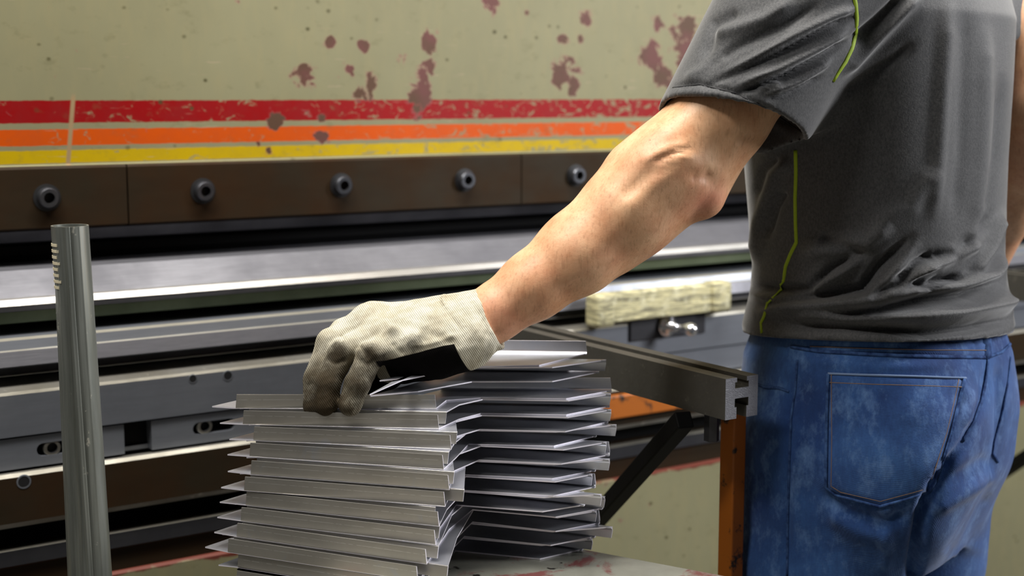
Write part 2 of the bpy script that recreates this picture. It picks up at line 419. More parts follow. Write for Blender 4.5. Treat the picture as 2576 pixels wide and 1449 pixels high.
# ------------------------------------------------------------------ T-slot support arm
M_cast = metal('cast_steel', srgb(104, 102, 96), srgb(88, 86, 80), .5, .7, (6, 6, 6), .15, .35, (srgb(150, 146, 136), .5))
M_saw = metal('sawn_steel_end', srgb(170, 170, 176), srgb(140, 140, 148), .4, .6, (30, 4, 30), .3, .5)
M_orange = NB('orange_paint'); o_ = M_orange.coord()
c = M_orange.mix(M_orange.ramp(M_orange.noise(o_, 28, 6, .65), [(.56, 0), (.62, 1)]), srgb(160, 86, 10), srgb(36, 26, 14))
M_orange.set(color=c, rough=.5); M_orange = M_orange.m
E = P(1826, 954, 1.66)                    # top left corner of the sawn end
arm = empty('support_arm', (E.x+.026, E.y, 0), 'dark steel T-slot support arm on an orange post, sawn end beside the jeans', 'support arm')
W_, H_ = .052, .050; fl = .018; lp = .003
half = [(0, 0), (fl, 0), (fl, -.0055), (fl-lp, -.0055), (fl-lp, -.013), (W_/2, -.013)]
half2 = [(W_/2, -.0255), (fl-lp, -.0255), (fl-lp, -H_+.014), (fl, -H_+.014), (fl, -H_), (0, -H_)]
left = half[:-1]; right_ = [(W_-x, z) for x, z in left][::-1]
lb = half2[1:]; rb_ = [(W_-x, z) for x, z in lb][::-1]
sec = left + right_ + rb_ + lb
yend = BY-.021
bm = bmesh.new(); NS = 24; rows = []
for k in range(NS+1):
    y = E.y + (yend-E.y)*k/NS
    rows.append([bm.verts.new((E.x+x, y, E.z+z)) for x, z in sec])
for A, B in zip(rows, rows[1:]):
    for i in range(len(sec)):
        j = (i+1) % len(sec); bm.faces.new((A[i], B[i], B[j], A[j]))
bm.normal_update()
def caprects():
    R_ = [(0, fl-lp, -H_, 0), (fl-lp, fl, -.0055, 0), (fl-lp, fl, -H_, -H_+.014), (fl-lp, W_/2, -.0255, -.013)]
    return R_ + [(W_-x1, W_-x0, z0, z1) for x0, x1, z0, z1 in R_]
for yy, mi in ((E.y, 1), (yend, 0)):
    for x0_, x1_, z0_, z1_ in caprects():
        f = bm.faces.new([bm.verts.new((E.x+x, yy, E.z+z)) for x, z in ((x0_, z0_), (x1_, z0_), (x1_, z1_), (x0_, z1_))]); f.material_index = mi
from_bm('rail', bm, [M_cast, M_saw], arm)
zc_ = E.z-H_; c = P(1790, 1084, 1.715)
from_bm('bolt', cyl_bm((c.x, c.y, c.z-.012), (0, 0, 1), .0095, zc_-c.z+.012, 6), M_dark, arm)
# mounting plate, orange, on the bed beam
q0, q1 = ony(1500, 1000, BY-.03), ony(1712, 1000, BY-.03)
from_bm('mounting_plate', box_bm((q0.x-.08, BY-.034, zat(1297, BY-.03)), (q1.x+.05, BY-.0205, zat(1222, BY-.03)), .002), M_orange, arm)
# brace: square bar from below the rail back down to the apron
a1 = P(1722, 1048, 1.70); a1.z = min(a1.z, zc_-.008)
a2 = ony(1330, 1500, BY-.02)
def bar(name, a, b, w, h, mat, parent, bw=.002):
    d = b-a; L_ = d.length; bm = box_bm((-w/2, -h/2, 0), (w/2, h/2, L_), bw)
    q = d.to_track_quat('Z', 'Y').to_matrix().to_4x4(); bm.transform(Matrix.Translation(a) @ q)
    return from_bm(name, bm, mat, parent)
bar('brace', a1, a2, .022, .022, M_black, arm)
p0 = P(1842, 1200, 1.76)
from_bm('post', box_bm((p0.x-.0105, p0.y-.013, 0), (p0.x+.0105, p0.y+.013, zc_-.0), .002), M_orange, arm)
from_bm('post_foot', box_bm((p0.x-.06, p0.y-.06, 0), (p0.x+.06, p0.y+.06, .008), .002), M_dark, arm)
# second arm further right, its brace shows past the jeans
DX = P(2560, 690, 2.66).x - E.x
arm2 = empty('support_arm', (E.x+DX+.026, E.y, 0), 'second support arm, its black diagonal brace showing right of the jeans', 'support arm')
sh = Vector((DX, 0, 0))
bm = bmesh.new(); A = [bm.verts.new((E.x+DX+x, E.y, E.z+z)) for x, z in sec]; B = [bm.verts.new((E.x+DX+x, yend, E.z+z)) for x, z in sec]
for i in range(len(sec)): j = (i+1) % len(sec); bm.faces.new((A[i], B[i], B[j], A[j]))
caps = [bm.faces.new(A), bm.faces.new(B[::-1])]; bmesh.ops.triangulate(bm, faces=caps, ngon_method='EAR_CLIP')
from_bm('rail', bm, M_cast, arm2)
bar('brace', a1+sh, a2+sh, .022, .022, M_black, arm2)
from_bm('post', box_bm((p0.x-.013+DX, p0.y-.013, 0), (p0.x+.013+DX, p0.y+.013, zc_), .002), M_orange, arm2)
# ------------------------------------------------------------------ floor, table, tube
n = NB('concrete'); o_ = n.coord()
n.set(color=n.mix(n.noise(o_, 3, 6), srgb(120, 118, 112), srgb(84, 82, 78)), rough=.7); n.bump(n.noise(o_, 60, 4), .2, .002)
fl_ = from_bm('floor', box_bm((-4, -4, -.1), (7, 5, 0)), n.m); tag(fl_, kind='structure')

Z1 = 1.048; PT = .0179; TK = .0015; NR = 12
ZT = Z1-(NR-1)*PT - .0002
e1 = (onz(1830, 1449, ZT)-onz(1490, 1385, ZT)).normalized(); cr = onz(1490, 1385, ZT)-e1*.19; e2 = Vector((e1.y, -e1.x, 0))
if e2.dot(cr) > 0: e2 = -e2
n = NB('worn_table_paint'); o_ = n.coord()
c = n.mix(n.ramp(n.noise(o_, 7, 6, .65), [(.35, 0), (.65, 1)]), srgb(118, 118, 108), srgb(150, 150, 140))
c = n.mix(n.ramp(n.noise(n.coord(loc=(3, 1, 0)), 14, 6, .7, .5), [(.54, 0), (.62, .8)]), c, srgb(116, 44, 48))
c = n.mix(n.ramp(n.noise(n.coord(loc=(1, 5, 0)), 30, 4, .6), [(.66, 0), (.70, 1)]), c, srgb(40, 36, 34))
n.set(color=c, rough=.38, metal=.35); n.bump(n.noise(o_, 30, 5), .15, .001)
M_tab = n.m
cart = empty('work_table', (*(cr + e1*.36 + e2*.33).xy, 0), 'low steel work table with red rubbed paint under the stack of panels', 'table')
def rectbox(c0, ax, ay, la, lb, z0, z1, bw=.002):
    bm = bmesh.new(); vs = []
    for z in (z0, z1):
        vs.append([bm.verts.new((*(c0+ax*a+ay*b).xy, z)) for a, b in ((0, 0), (la, 0), (la, lb), (0, lb))])
    bm.faces.new(vs[0]); bm.faces.new(vs[1])
    for i in range(4): bm.faces.new((vs[0][i], vs[0][(i+1) % 4], vs[1][(i+1) % 4], vs[1][i]))
    bmesh.ops.recalc_face_normals(bm, faces=bm.faces)
    if bw: bevel(bm, bw, 2)
    return bm
LA, LB = .72, .66
from_bm('table_top', rectbox(cr, e1, e2, LA, LB, ZT-.006, ZT), M_tab, cart)
from_bm('apron_rim', rectbox(cr+e1*.004+e2*.004, e1, e2, LA-.008, LB-.008, ZT-.045, ZT-.0061), M_dark, cart)
for a in (.01, LA-.05):
    for b in (.01, LB-.05):
        from_bm('leg', rectbox(cr+e1*a+e2*b, e1, e2, .04, .04, 0, ZT-.0452), M_dark, cart)

n = NB('galvanised_tube'); o_ = n.coord(scale=(1, 1, .06)); q = n.coord()
c = n.mix(n.ramp(n.noise(o_, 90, 5, .6), [(.35, 0), (.65, 1)]), srgb(148, 152, 146), srgb(120, 124, 118))
c = n.mix(n.ramp(n.noise(q, 50, 5, .7), [(.66, 0), (.70, .8)]), c, srgb(200, 198, 185))
c = n.mix(n.ramp(n.noise(q, 9, 3, .7), [(.70, 0), (.72, 1)]), c, srgb(16, 16, 16))
n.set(color=c, rough=.36, metal=.6); n.bump(n.noise(o_, 120, 3), .1, .0006)
M_tube = n.m
tp, tq = P(175.5, 567, 1.52), P(236, 1449, 1.52)
dirn = (tq-tp); base = tp + dirn*(tp.z/(tp.z-tq.z)); base.z = 0
tube = empty('upright_tube', base, 'galvanised steel tube standing upright at the far left, open top with a tape-rubbed end', 'tube')
RT = 46/3578*1.52
def tube_r(t):
    th = math.atan2(math.sin(t+2.16), math.cos(t+2.16)); r = RT
    for c0, wd, am in ((-.50, .05, .0011), (-.22, .15, -.0024), (.05, .08, .0012), (.33, .05, -.0012), (.80, .05, .0006), (-1.0, .05, -.0007)):
        r += am*math.exp(-((th-c0)/wd)**2)
    return r
def tube_section(n=144):
    return [(tube_r(2*math.pi*i/n)*math.cos(2*math.pi*i/n), tube_r(2*math.pi*i/n)*math.sin(2*math.pi*i/n)) for i in range(n)]
sec = tube_section(); bm = bmesh.new(); rings = []
top = tp.copy(); top.z += .0
for (pos, s) in ((Vector((base.x, base.y, .006)), 1), (top, 1), (top, .91), (top-Vector((0, 0, .4)), .91)):
    rings.append([bm.verts.new((pos.x+x*s, pos.y+y*s, pos.z)) for x, y in sec])
for A, B in zip(rings, rings[1:]):
    for i in range(len(sec)): j = (i+1) % len(sec); bm.faces.new((A[i], A[j], B[j], B[i]))
bm.faces.new(rings[0]); bm.faces.new(rings[-1])
autosmooth(from_bm('tube', bm, M_tube, tube), 50)
# rubbed tape residue: a few thin raised bands near the top on the left side
bm = bmesh.new()
axd = (tq-tp).normalized()
for k in range(8):
    z = tp.z-.020-.0065*k
    cpt = tp + axd*((tp.z-z)/-axd.z)
    a0, a1_ = -3.6, -2.55-random.uniform(0, .25); prev = None
    for i in range(9):
        t = a0+(a1_-a0)*i/8
        v0 = bm.verts.new((cpt.x+math.cos(t)*(tube_r(t)+.0004), cpt.y+math.sin(t)*(tube_r(t)+.0004), z-.0014)); v1 = bm.verts.new((cpt.x+math.cos(t)*(tube_r(t)+.0004), cpt.y+math.sin(t)*(tube_r(t)+.0004), z+.0014))
        if prev: bm.faces.new((prev[0], v0, v1, prev[1]))
        prev = (v0, v1)
M_tape = NB('tape_residue').set(color=srgb(214, 204, 176), rough=.8).m
o = from_bm('tape_residue', bm, M_tape, tube); sm = o.modifiers.new('s', 'SOLIDIFY'); sm.thickness = .0008; sm.offset = 0
from_bm('foot_plate', box_bm((base.x-.07, base.y-.07, 0), (base.x+.07, base.y+.07, .006), .001), M_dark, tube)

# ------------------------------------------------------------------ bent aluminium panels
def alu(name, base, line, rough=.30):
    n = NB(name); o_ = n.coord(); br = n.coord(scale=(2, 2, 60)); xyz = n.sep(o_)
    inf = n.node('ShaderNodeObjectInfo')
    sh = n.node('ShaderNodeVectorMath', operation='ADD'); n.L(o_, sh.inputs[0])
    cm = n.node('ShaderNodeCombineXYZ')
    rnd = n.math('MULTIPLY', inf.outputs['Random'], 17); n.L(rnd, cm.inputs[0]); n.L(rnd, cm.inputs[1]); n.L(rnd, cm.inputs[2])
    n.L(cm.outputs[0], sh.inputs[1]); ov = sh.outputs[0]
    c = n.mix(n.ramp(n.noise(ov, 12, 5, .6), [(.35, 0), (.7, .8)]), base, [x*.80 for x in base])
    c = n.mix(n.ramp(n.noise(ov, 22, 5, .6, .6), [(.60, 0), (.70, .45)]), c, srgb(190, 198, 214))
    rn = n.noise(ov, 9, 4, .6)
    if line:
        wob = n.math('MULTIPLY', n.math('SUBTRACT', n.noise(ov, 9, 2), .5), .0012)
        lz = n.math('ADD', xyz[2], wob)
        ln = n.math('MULTIPLY', n.band(lz, .0105, .0109, .00016), n.ramp(n.noise(ov, 120, 3), [(.40, .0), (.5, .9)]))
        c = n.mix(ln, c, (.95, .95, .95))
    n.set(color=c, metal=.88, rough=n.mapr(rn, .3, .7, rough, rough+.14))
    n.bump(n.math('ADD', n.math('MULTIPLY', n.noise(br, 8, 4), .25), n.noise(ov, 26, 4)), .10, .0006)
    return n.m
M_alu = alu('aluminium_flange', srgb(205, 202, 196), True)
M_aluw = alu('aluminium_web', srgb(206, 208, 216), False, .30)
M_cut = NB('aluminium_cut_edge').set(color=srgb(238, 234, 244), metal=.25, rough=.4).m

def c2(x, y): return (500+x/2.904, 950+y/2.904)
def c3(x, y): return (1100+x/2.419, 850+y/2.419)
FL = [(270, 228), (322, 345), (400, 462), (372, 580), (380, 710), (332, 828), (345, 935), (308, 1050), (278, 1165), (213, 1278), (285, 1390), (275, 1512)]
FR = [(1735, 230), (1755, 378), (1845, 528), (1790, 675), (1830, 822), (1800, 945), (1755, 1090), (1730, 1225), (1665, 1365), (1600, 1490), (1590, 1600), (1600, 1730)]
TLw = [(92, 217), (150, 338), (218, 456), (205, 568), (207, 690), (158, 808), (148, 915), (130, 1025), (108, 1135), (42, 1243), (140, 1375), (150, 1500)]
TRw = [(1808, 172), (1900, 310), (1882, 435), (1880, 590), (1860, 690), (1900, 718), (1812, 970), (1765, 1100), (1828, 1115), (1790, 1270), (1712, 1400), (1712, 1500)]
R123 = [((265, 370), (785, 375), (1060, 325)), ((265, 465), (785, 473), (1050, 420)), ((260, 562), (780, 575), (1040, 515)), ((190, 652), (710, 663), (970, 600)),
        ((255, 748), (755, 772), (1050, 715)), ((170, 838), (700, 862), (965, 810)), ((165, 933), (705, 967), (965, 910)), ((115, 1022), (640, 1062), (900, 1020)),
        ((215, 1050), (720, 1095), (1010, 1040)), ((215, 1125), (720, 1182), (990, 1130)), ((165, 1213), (690, 1267), (965, 1212)), ((110, 1300), (625, 1350), (890, 1290))]
FHT = PT-.0013       # flange height above web
def web_bm(pts, z0, z1):
    bm = bmesh.new()
    a = [bm.verts.new((p.x, p.y, z0)) for p in pts]; b = [bm.verts.new((p.x, p.y, z1)) for p in pts]
    fa, fb = bm.faces.new(a), bm.faces.new(b); n = len(pts)
    side = []
    for i in range(n): f = bm.faces.new((a[i], b[i], b[(i+1) % n], a[(i+1) % n])); f.material_index = 1; side.append(f)
    bmesh.ops.triangulate(bm, faces=[fa, fb])
    return bm
def flange_bm(a, b, out, zw, up, rad=.0030, hgt=None, skew=0):
    """curved bend along a->b leaving the web edge outward, then rising (up=+1) or falling (-1); zw = web mid height"""
    hgt = hgt or FHT; bm = bmesh.new(); prof = []
    for k in range(5):
        t = math.pi/2*k/4
        prof.append((rad*math.sin(t), rad*(1-math.cos(t))))
    prof.append((rad, hgt))
    th = TK; inner = []
    for k in range(5):
        t = math.pi/2*k/4
        inner.append(((rad-th)*math.sin(t), th+(rad-th)*(1-math.cos(t))))
    inner.append((rad-th, hgt))
    loop = prof + inner[::-1]
    u = (b-a).normalized(); rows = []
    N = 12
    for s in range(N+1):
        p = a.lerp(b, s/N); row = []
        for (o_, h_) in loop:
            z = zw - up*th/2 + up*h_
            q = p + out*o_
            if s == N and h_ > hgt*.9: q = q - u*.0015
            if s == 0 and h_ > hgt*.9: q = q + u*.0015
            row.append(bm.verts.new((q.x, q.y, z)))
        rows.append(row)
    m = len(loop)
    for A, B in zip(rows, rows[1:]):
        for i in range(m):
            j = (i+1) % m; f = bm.faces.new((A[i], A[j], B[j], B[i]))
            if i == 5 and rad > .004: f.material_index = 1
    bm.faces.new(rows[0]).material_index = 1; bm.faces.new(rows[-1][::-1]).material_index = 1
    return bm
ORD = ['topmost', 'second', 'third', 'fourth', 'fifth', 'sixth', 'seventh', 'eighth', 'ninth', 'tenth', 'eleventh', 'twelfth', 'thirteenth', 'fourteenth', 'lowest']
def xy(v): return Vector((v.x, v.y, 0))
def make_panel(outline, front, rear, zbase, up, label, group):
    """outline: list of xy Vectors; front/rear: index of the edge start that carries a flange"""
    c = sum(outline, Vector())/len(outline)
    root = empty('bent_panel', (c.x, c.y, zbase), label, 'panel', group)
    pts = [p-c for p in outline]
    zw = TK/2 if up > 0 else TK/2
    n = len(pts)
    w = from_bm('web', web_bm([p for p in pts], 0, TK), [M_aluw, M_cut], root, keep=False)
    cen = Vector()
    for nm, i in (('flange', front), ('flange', rear)):
        if i is None: continue
        a, b = pts[i], pts[(i+1) % n]
        t = (b-a).normalized(); out = Vector((t.y, -t.x, 0))
        if out.dot((a+b)/2-cen) < 0: out = -out
        rd = .0017 if i == front else .0055
        o = from_bm(nm, flange_bm(a-out*(rd-.0004), b-out*(rd-.0004), out, zw, up, rd, FHT if up > 0 else PT-2*TK-.0006), [M_alu if i == front else M_aluw, M_cut], root, keep=False)
        autosmooth(o, 40)
    return root
print('front d row1', onz(*c2(*FL[0]), Z1).length)
grpU, grpD = 'upturned bent panels in the stack', 'downturned bent panels nested in the stack'
panels = []
shiftD = [(.030, .002), (.002, .006), (.006, .006), (.040, .004), (-.012, .005), (.028, .006), (-.010, .005), (.034, .005), (.004, .006), (-.008, .005), (.036, .006), (.020, .005)]
frontD = [(.004), (.007), (.005), (.004), (.004), (.020), (-.006), (.003), (.012), (.034), (.006), (.004)]
def layer(k):
    z = Z1-k*PT
    fl_, fr_ = xy(onz(*c2(*FL[k]), z)), xy(onz(*c2(*FR[k]), z))
    tl, tr = xy(onz(*c2(*TLw[k]), z)), xy(onz(*c2(*TRw[k]), z))
    p1, p2, p3 = [xy(onz(*c3(*q), z)) for q in R123[k]]
    u = (fr_-fl_).normalized()
    sl = Vector(L2W((.60, .80, 0)))       # left edges run back and right
    # rear-left corner: intersection of tl+sl*s and p3-u*t
    A = Matrix(((sl.x, u.x), (sl.y, u.y))); r = p3-tl
    p4 = p3-u*.205; q1 = tl+sl*.040; q2 = p4-sl*.055
    return z, fl_, fr_, tr, p1, p2, p3, p4, tl, u, q1, q2
for k in range(NR):
    z, fl_, fr_, tr, p1, p2, p3, p4, tl, u, q1, q2 = layer(k)
    tl_in = fl_ + (tl-fl_)*.97
    out = [fl_, fr_, tr, p1, p2, p3, p4, q2, q1, tl_in]
    nm = ORD[k+2]
    make_panel(out, 0, 5, z, 1, f'grey aluminium panel with upturned flanges, {nm} upturned one down the stack on the table', grpU)
    if k == 0: continue
    # nested panel, flanges down
    du, dv = shiftD[k]; du = du*.6; perp = Vector(L2W((.08, .99, 0)))
    fs = u*frontD[k]; bs = u*(du-.012)
    ins = perp*.014
    out2 = [fl_+u*.004+ins, fr_+fs+ins, tr+fs*.6+perp*.004+u*-.004, p1+perp*.003+u*.002, p2+perp*.003+u*.002, p3+u*max(du, -.004)-perp*.0055, p4+u*.01-perp*.0055, q2+u*.01, q1+u*.016, tl_in+u*.022+perp*.006]
    make_panel(out2, 0, 5, z+PT-TK-.0002, -1, f'grey aluminium panel with downturned flanges, nested in the {nm} upturned panel down the stack', grpD)
# the two uppermost panels, under the glove
for j, (q0, q1, r3) in enumerate((((930, 995), (985, 964), ((200, 180), (620, 172), (910, 100))), ((932, 998), (1052, 987), ((210, 272), (700, 270), (985, 212))))):
    z = Z1 + (2-j)*PT
    a, b = xy(onz(*q0, z)), xy(onz(*q1, z)); p1, p2, p3 = [xy(onz(*c3(*q), z)) for q in r3]
    u = xy(L2W((.998, -.06, 0))).normalized()
    p4 = p3 - u*(.165 if j else .150)
    out = [a, b, p1, p2, p3, p4]
    make_panel(out, None, 4, z, 1, ['bright aluminium panel lying loose on top of the stack, half under the glove', 'second bright aluminium panel from the top, right under the loose top one'][j], grpU)
    if j == 1:
        pp = Vector(L2W((0, 1, 0)))
        out2 = [a+pp*.006+u*.01, b+pp*.006+u*.004, p1+pp*.003, p2+pp*.003, p3+u*.008-pp*.0055, p4-pp*.0055]
        make_panel(out2, None, 4, z+PT-TK-.0002, -1, 'aluminium panel with downturned flange, nested under the loose top panel of the stack', grpD)
# ------------------------------------------------------------------ implicit-surface modelling
class Field:
    def __init__(s, lo, hi, h):
        s.lo = np.array(lo, float); s.h = h; s.n = np.ceil((np.array(hi)-s.lo)/h).astype(int)+1
        s.F = np.full(s.n, 1.0, np.float32)
        s.ax = [(s.lo[i]+h*np.arange(s.n[i])).astype(np.float32) for i in range(3)]
    def region(s, lo, hi):
        i0 = np.clip(np.floor((np.array(lo)-s.lo)/s.h).astype(int), 0, s.n-1); i1 = np.clip(np.ceil((np.array(hi)-s.lo)/s.h).astype(int)+1, 1, s.n)
        sl = tuple(slice(a, b) for a, b in zip(i0, i1))
        return sl, s.ax[0][sl[0]][:, None, None], s.ax[1][sl[1]][None, :, None], s.ax[2][sl[2]][None, None, :]
    @staticmethod
    def smin(a, b, k):
        if k <= 0: return np.minimum(a, b)
        h = np.clip(.5+.5*(b-a)/k, 0, 1); return b+(a-b)*h-k*h*(1-h)
    def add(s, a, b, ra, rb, k=.01, sub=False, flat=None):
        a, b = np.array(a, float), np.array(b, float); m = max(ra, rb)+k+3*s.h
        sl, X, Y, Z_ = s.region(np.minimum(a, b)-m, np.maximum(a, b)+m)
        if min(q.stop-q.start for q in sl) <= 0: return
        d = b-a; L2 = max(d @ d, 1e-9)
        t = np.clip(((X-a[0])*d[0]+(Y-a[1])*d[1]+(Z_-a[2])*d[2])/L2, 0, 1)
        dx, dy, dz = X-a[0]-t*d[0], Y-a[1]-t*d[1], Z_-a[2]-t*d[2]
        if flat is not None:             # (axis unit, factor): stretch distance along axis -> flattened section
            ax, fac = flat; q = dx*ax[0]+dy*ax[1]+dz*ax[2]; e = (fac-1)*q
            dx, dy, dz = dx+e*ax[0], dy+e*ax[1], dz+e*ax[2]
        D = np.sqrt(dx*dx+dy*dy+dz*dz)-(ra+(rb-ra)*t)
        if sub: s.F[sl] = -s.smin(-s.F[sl], D, k)
        else: s.F[sl] = s.smin(s.F[sl], D, k)
    def chain(s, pts, k=.01, **kw):      # pts: list of ((r,f,z), radius)
        for (a, ra), (b, rb) in zip(pts, pts[1:]): s.add(a, b, ra, rb, k, **kw)
    def ell(s, c, rad, k=.01, axes=None, sub=False):
        c = np.array(c, float); m = max(rad)+k+3*s.h
        sl, X, Y, Z_ = s.region(c-m, c+m)
        if axes is None: axes = np.eye(3)
        q = [((X-c[0])*A[0]+(Y-c[1])*A[1]+(Z_-c[2])*A[2])/r for A, r in zip(axes, rad)]
        k0 = np.sqrt(q[0]**2+q[1]**2+q[2]**2); k1 = np.sqrt((q[0]/rad[0])**2+(q[1]/rad[1])**2+(q[2]/rad[2])**2)+1e-6
        D = k0*(k0-1)/k1
        if sub: s.F[sl] = -s.smin(-s.F[sl], D, k)
        else: s.F[sl] = s.smin(s.F[sl], D, k)
    def cut(s, p, n_, k=.0):             # keep side where (x-p).n < 0
        X, Y, Z_ = s.ax[0][:, None, None], s.ax[1][None, :, None], s.ax[2][None, None, :]
        D = (X-p[0])*n_[0]+(Y-p[1])*n_[1]+(Z_-p[2])*n_[2]
        s.F = -s.smin(-s.F, -D, k)
    def mesh(s):
        F = s.F; F[0] = F[-1] = 1; F[:, 0] = F[:, -1] = 1; F[:, :, 0] = F[:, :, -1] = 1
        neg = F < 0
        c = np.zeros(tuple(k-1 for k in F.shape), np.uint8)
        offs = [(i, j, k) for i in (0, 1) for j in (0, 1) for k in (0, 1)]
        nx, ny, nz = F.shape
        for i, j, k in offs: c += neg[i:nx-1+i, j:ny-1+j, k:nz-1+k]
        I = np.argwhere((c > 0) & (c < 8)); idx = -np.ones(c.shape, np.int32); idx[I[:, 0], I[:, 1], I[:, 2]] = np.arange(len(I))
        V = np.zeros((len(I), 3)); cnt = np.zeros(len(I))
        for a in offs:
            for d in range(3):
                if a[d]: continue
                b = list(a); b[d] = 1
                fa = F[I[:, 0]+a[0], I[:, 1]+a[1], I[:, 2]+a[2]]; fb = F[I[:, 0]+b[0], I[:, 1]+b[1], I[:, 2]+b[2]]
                m = (fa < 0) != (fb < 0); t = np.where(m, fa/np.where(m, fa-fb, 1), 0)
                p = np.array(a, float)[None].repeat(len(I), 0); p[:, d] += t
                V[m] += p[m]; cnt[m] += 1
        V = V/cnt[:, None]+I; V = s.lo+V*s.h
        Q = []
        for d in range(3):
            e1_, e2_ = (d+1) % 3, (d+2) % 3
            sa = [slice(None)]*3; sb = [slice(None)]*3; sa[d] = slice(0, -1); sb[d] = slice(1, None)
            na, nb = neg[tuple(sa)], neg[tuple(sb)]
            E_ = np.argwhere(na != nb)
            E_ = E_[(E_[:, e1_] > 0) & (E_[:, e2_] > 0) & (E_[:, e1_] < F.shape[e1_]-1) & (E_[:, e2_] < F.shape[e2_]-1)]
            flip = na[E_[:, 0], E_[:, 1], E_[:, 2]]
            def cell(o1, o2):
                q = E_.copy(); q[:, e1_] -= o1; q[:, e2_] -= o2; return idx[q[:, 0], q[:, 1], q[:, 2]]
            quad = np.stack([cell(1, 1), cell(0, 1), cell(0, 0), cell(1, 0)], 1)
            quad[~flip] = quad[~flip][:, ::-1]
            Q.append(quad)
        Q = np.concatenate(Q); Q = Q[(Q >= 0).all(1)]
        return V, Q
def mesh_from(name, V, Q):
    me = bpy.data.meshes.new(name); me.vertices.add(len(V)); me.loops.add(Q.size); me.polygons.add(len(Q))
    me.vertices.foreach_set('co', V.astype(np.float32).ravel()); me.loops.foreach_set('vertex_index', Q.astype(np.int32).ravel())
    me.polygons.foreach_set('loop_start', np.arange(0, Q.size, Q.shape[1], dtype=np.int32)); me.polygons.foreach_set('loop_total', np.full(len(Q), Q.shape[1], np.int32))
    me.update(calc_edges=True); me.validate(); return me
def vnormals(V, Q):
    n = np.cross(V[Q[:, 2]]-V[Q[:, 0]], V[Q[:, 3]]-V[Q[:, 1]]); N = np.zeros_like(V)
    for i in range(4): np.add.at(N, Q[:, i], n)
    return N/(np.linalg.norm(N, axis=1)[:, None]+1e-12)
def relax(V, Q, it=2, lam=.5):
    for _ in range(it):
        A = np.zeros_like(V); c = np.zeros(len(V))
        for i in range(4):
            for j in ((i+1) % 4, (i+3) % 4):
                np.add.at(A, Q[:, i], V[Q[:, j]]); np.add.at(c, Q[:, i], 1)
        V = V+(A/c[:, None]-V)*lam
    return V
def polydist(px, py, pts):
    best = np.full(len(px), 1e9); side = np.zeros(len(px)); T = np.zeros(len(px)); n_ = len(pts)-1
    for i in range(n_):
        (ax, ay), (bx, by_) = pts[i], pts[i+1]; dx, dy = bx-ax, by_-ay; L2 = dx*dx+dy*dy+1e-9
        t = np.clip(((px-ax)*dx+(py-ay)*dy)/L2, 0, 1); ex, ey = px-ax-t*dx, py-ay-t*dy
        d = np.hypot(ex, ey); m = d < best; best[m] = d[m]; side[m] = np.sign(dx*ey-dy*ex)[m]; T[m] = ((i+t)/n_)[m]
    return best, side, T
def sculpt(V, Q, strokes, N=None):
    """folds: every stroke is (polyline, height in metres, half width); the cloth is pushed along its normal where the stroke runs"""
    N = vnormals(V, Q) if N is None else N
    px, py = proj(V); view = V-np.array([0, 0, ZC]); view /= np.linalg.norm(view, axis=1)[:, None]
    face = np.clip(-(N*view).sum(1)*3+.3, 0, 1); D = np.zeros(len(V))
    for pts, amp, wd in strokes:
        d, sd, T = polydist(px, py, pts)
        end = np.minimum(1, np.minimum(T, 1-T)*6+.15)
        D += amp*np.exp(-(d/wd)**2)*end
    return V+N*(D*face)[:, None]
def toW(V):
    return np.stack([V[:, 0]*cP+V[:, 1]*sP, -V[:, 0]*sP+V[:, 1]*cP, V[:, 2]], 1)
def vnoise(p, s, seed=0):               # cheap smooth noise from sines
    q = p/s; r = np.random.default_rng(seed); o = np.zeros(len(p))
    for i in range(6):
        k = r.normal(size=3)*1.2; o += np.sin(q @ k*2*math.pi/2+r.uniform(0, 6.28))
    return o/6
# ------------------------------------------------------------------ the worker
C0 = np.array([.488, 1.88]); SD = np.array([-.6, -.8]); FD = np.array([-.8, .6])   # body centre, his left side, his front
def B(side, front, z, c=C0): q = c+SD*side+FD*front; return (q[0], q[1], z)
def Q3(px, py, d): return tuple(PL(px, py, d))
ELB = 1.665
hand_joints = {
 'index':  [(938, 800, 1.665), (862, 835, 1.645), (812, 925, 1.62), (800, 1000, 1.605)],
 'middle': [(925, 808, 1.635), (832, 862, 1.615), (797, 955, 1.592), (792, 1022, 1.583)],
 'ring':   [(960, 838, 1.612), (862, 886, 1.595), (826, 965, 1.580), (822, 1018, 1.574)],
 'little': [(1010, 868, 1.597), (933, 893, 1.580), (900, 965, 1.570), (880, 1018, 1.566)],
 'thumb':  [(1120, 850, 1.665), (1040, 905, 1.665), (975, 950, 1.655), (925, 985, 1.645)]}
WR = (1205, 818, 1.632)
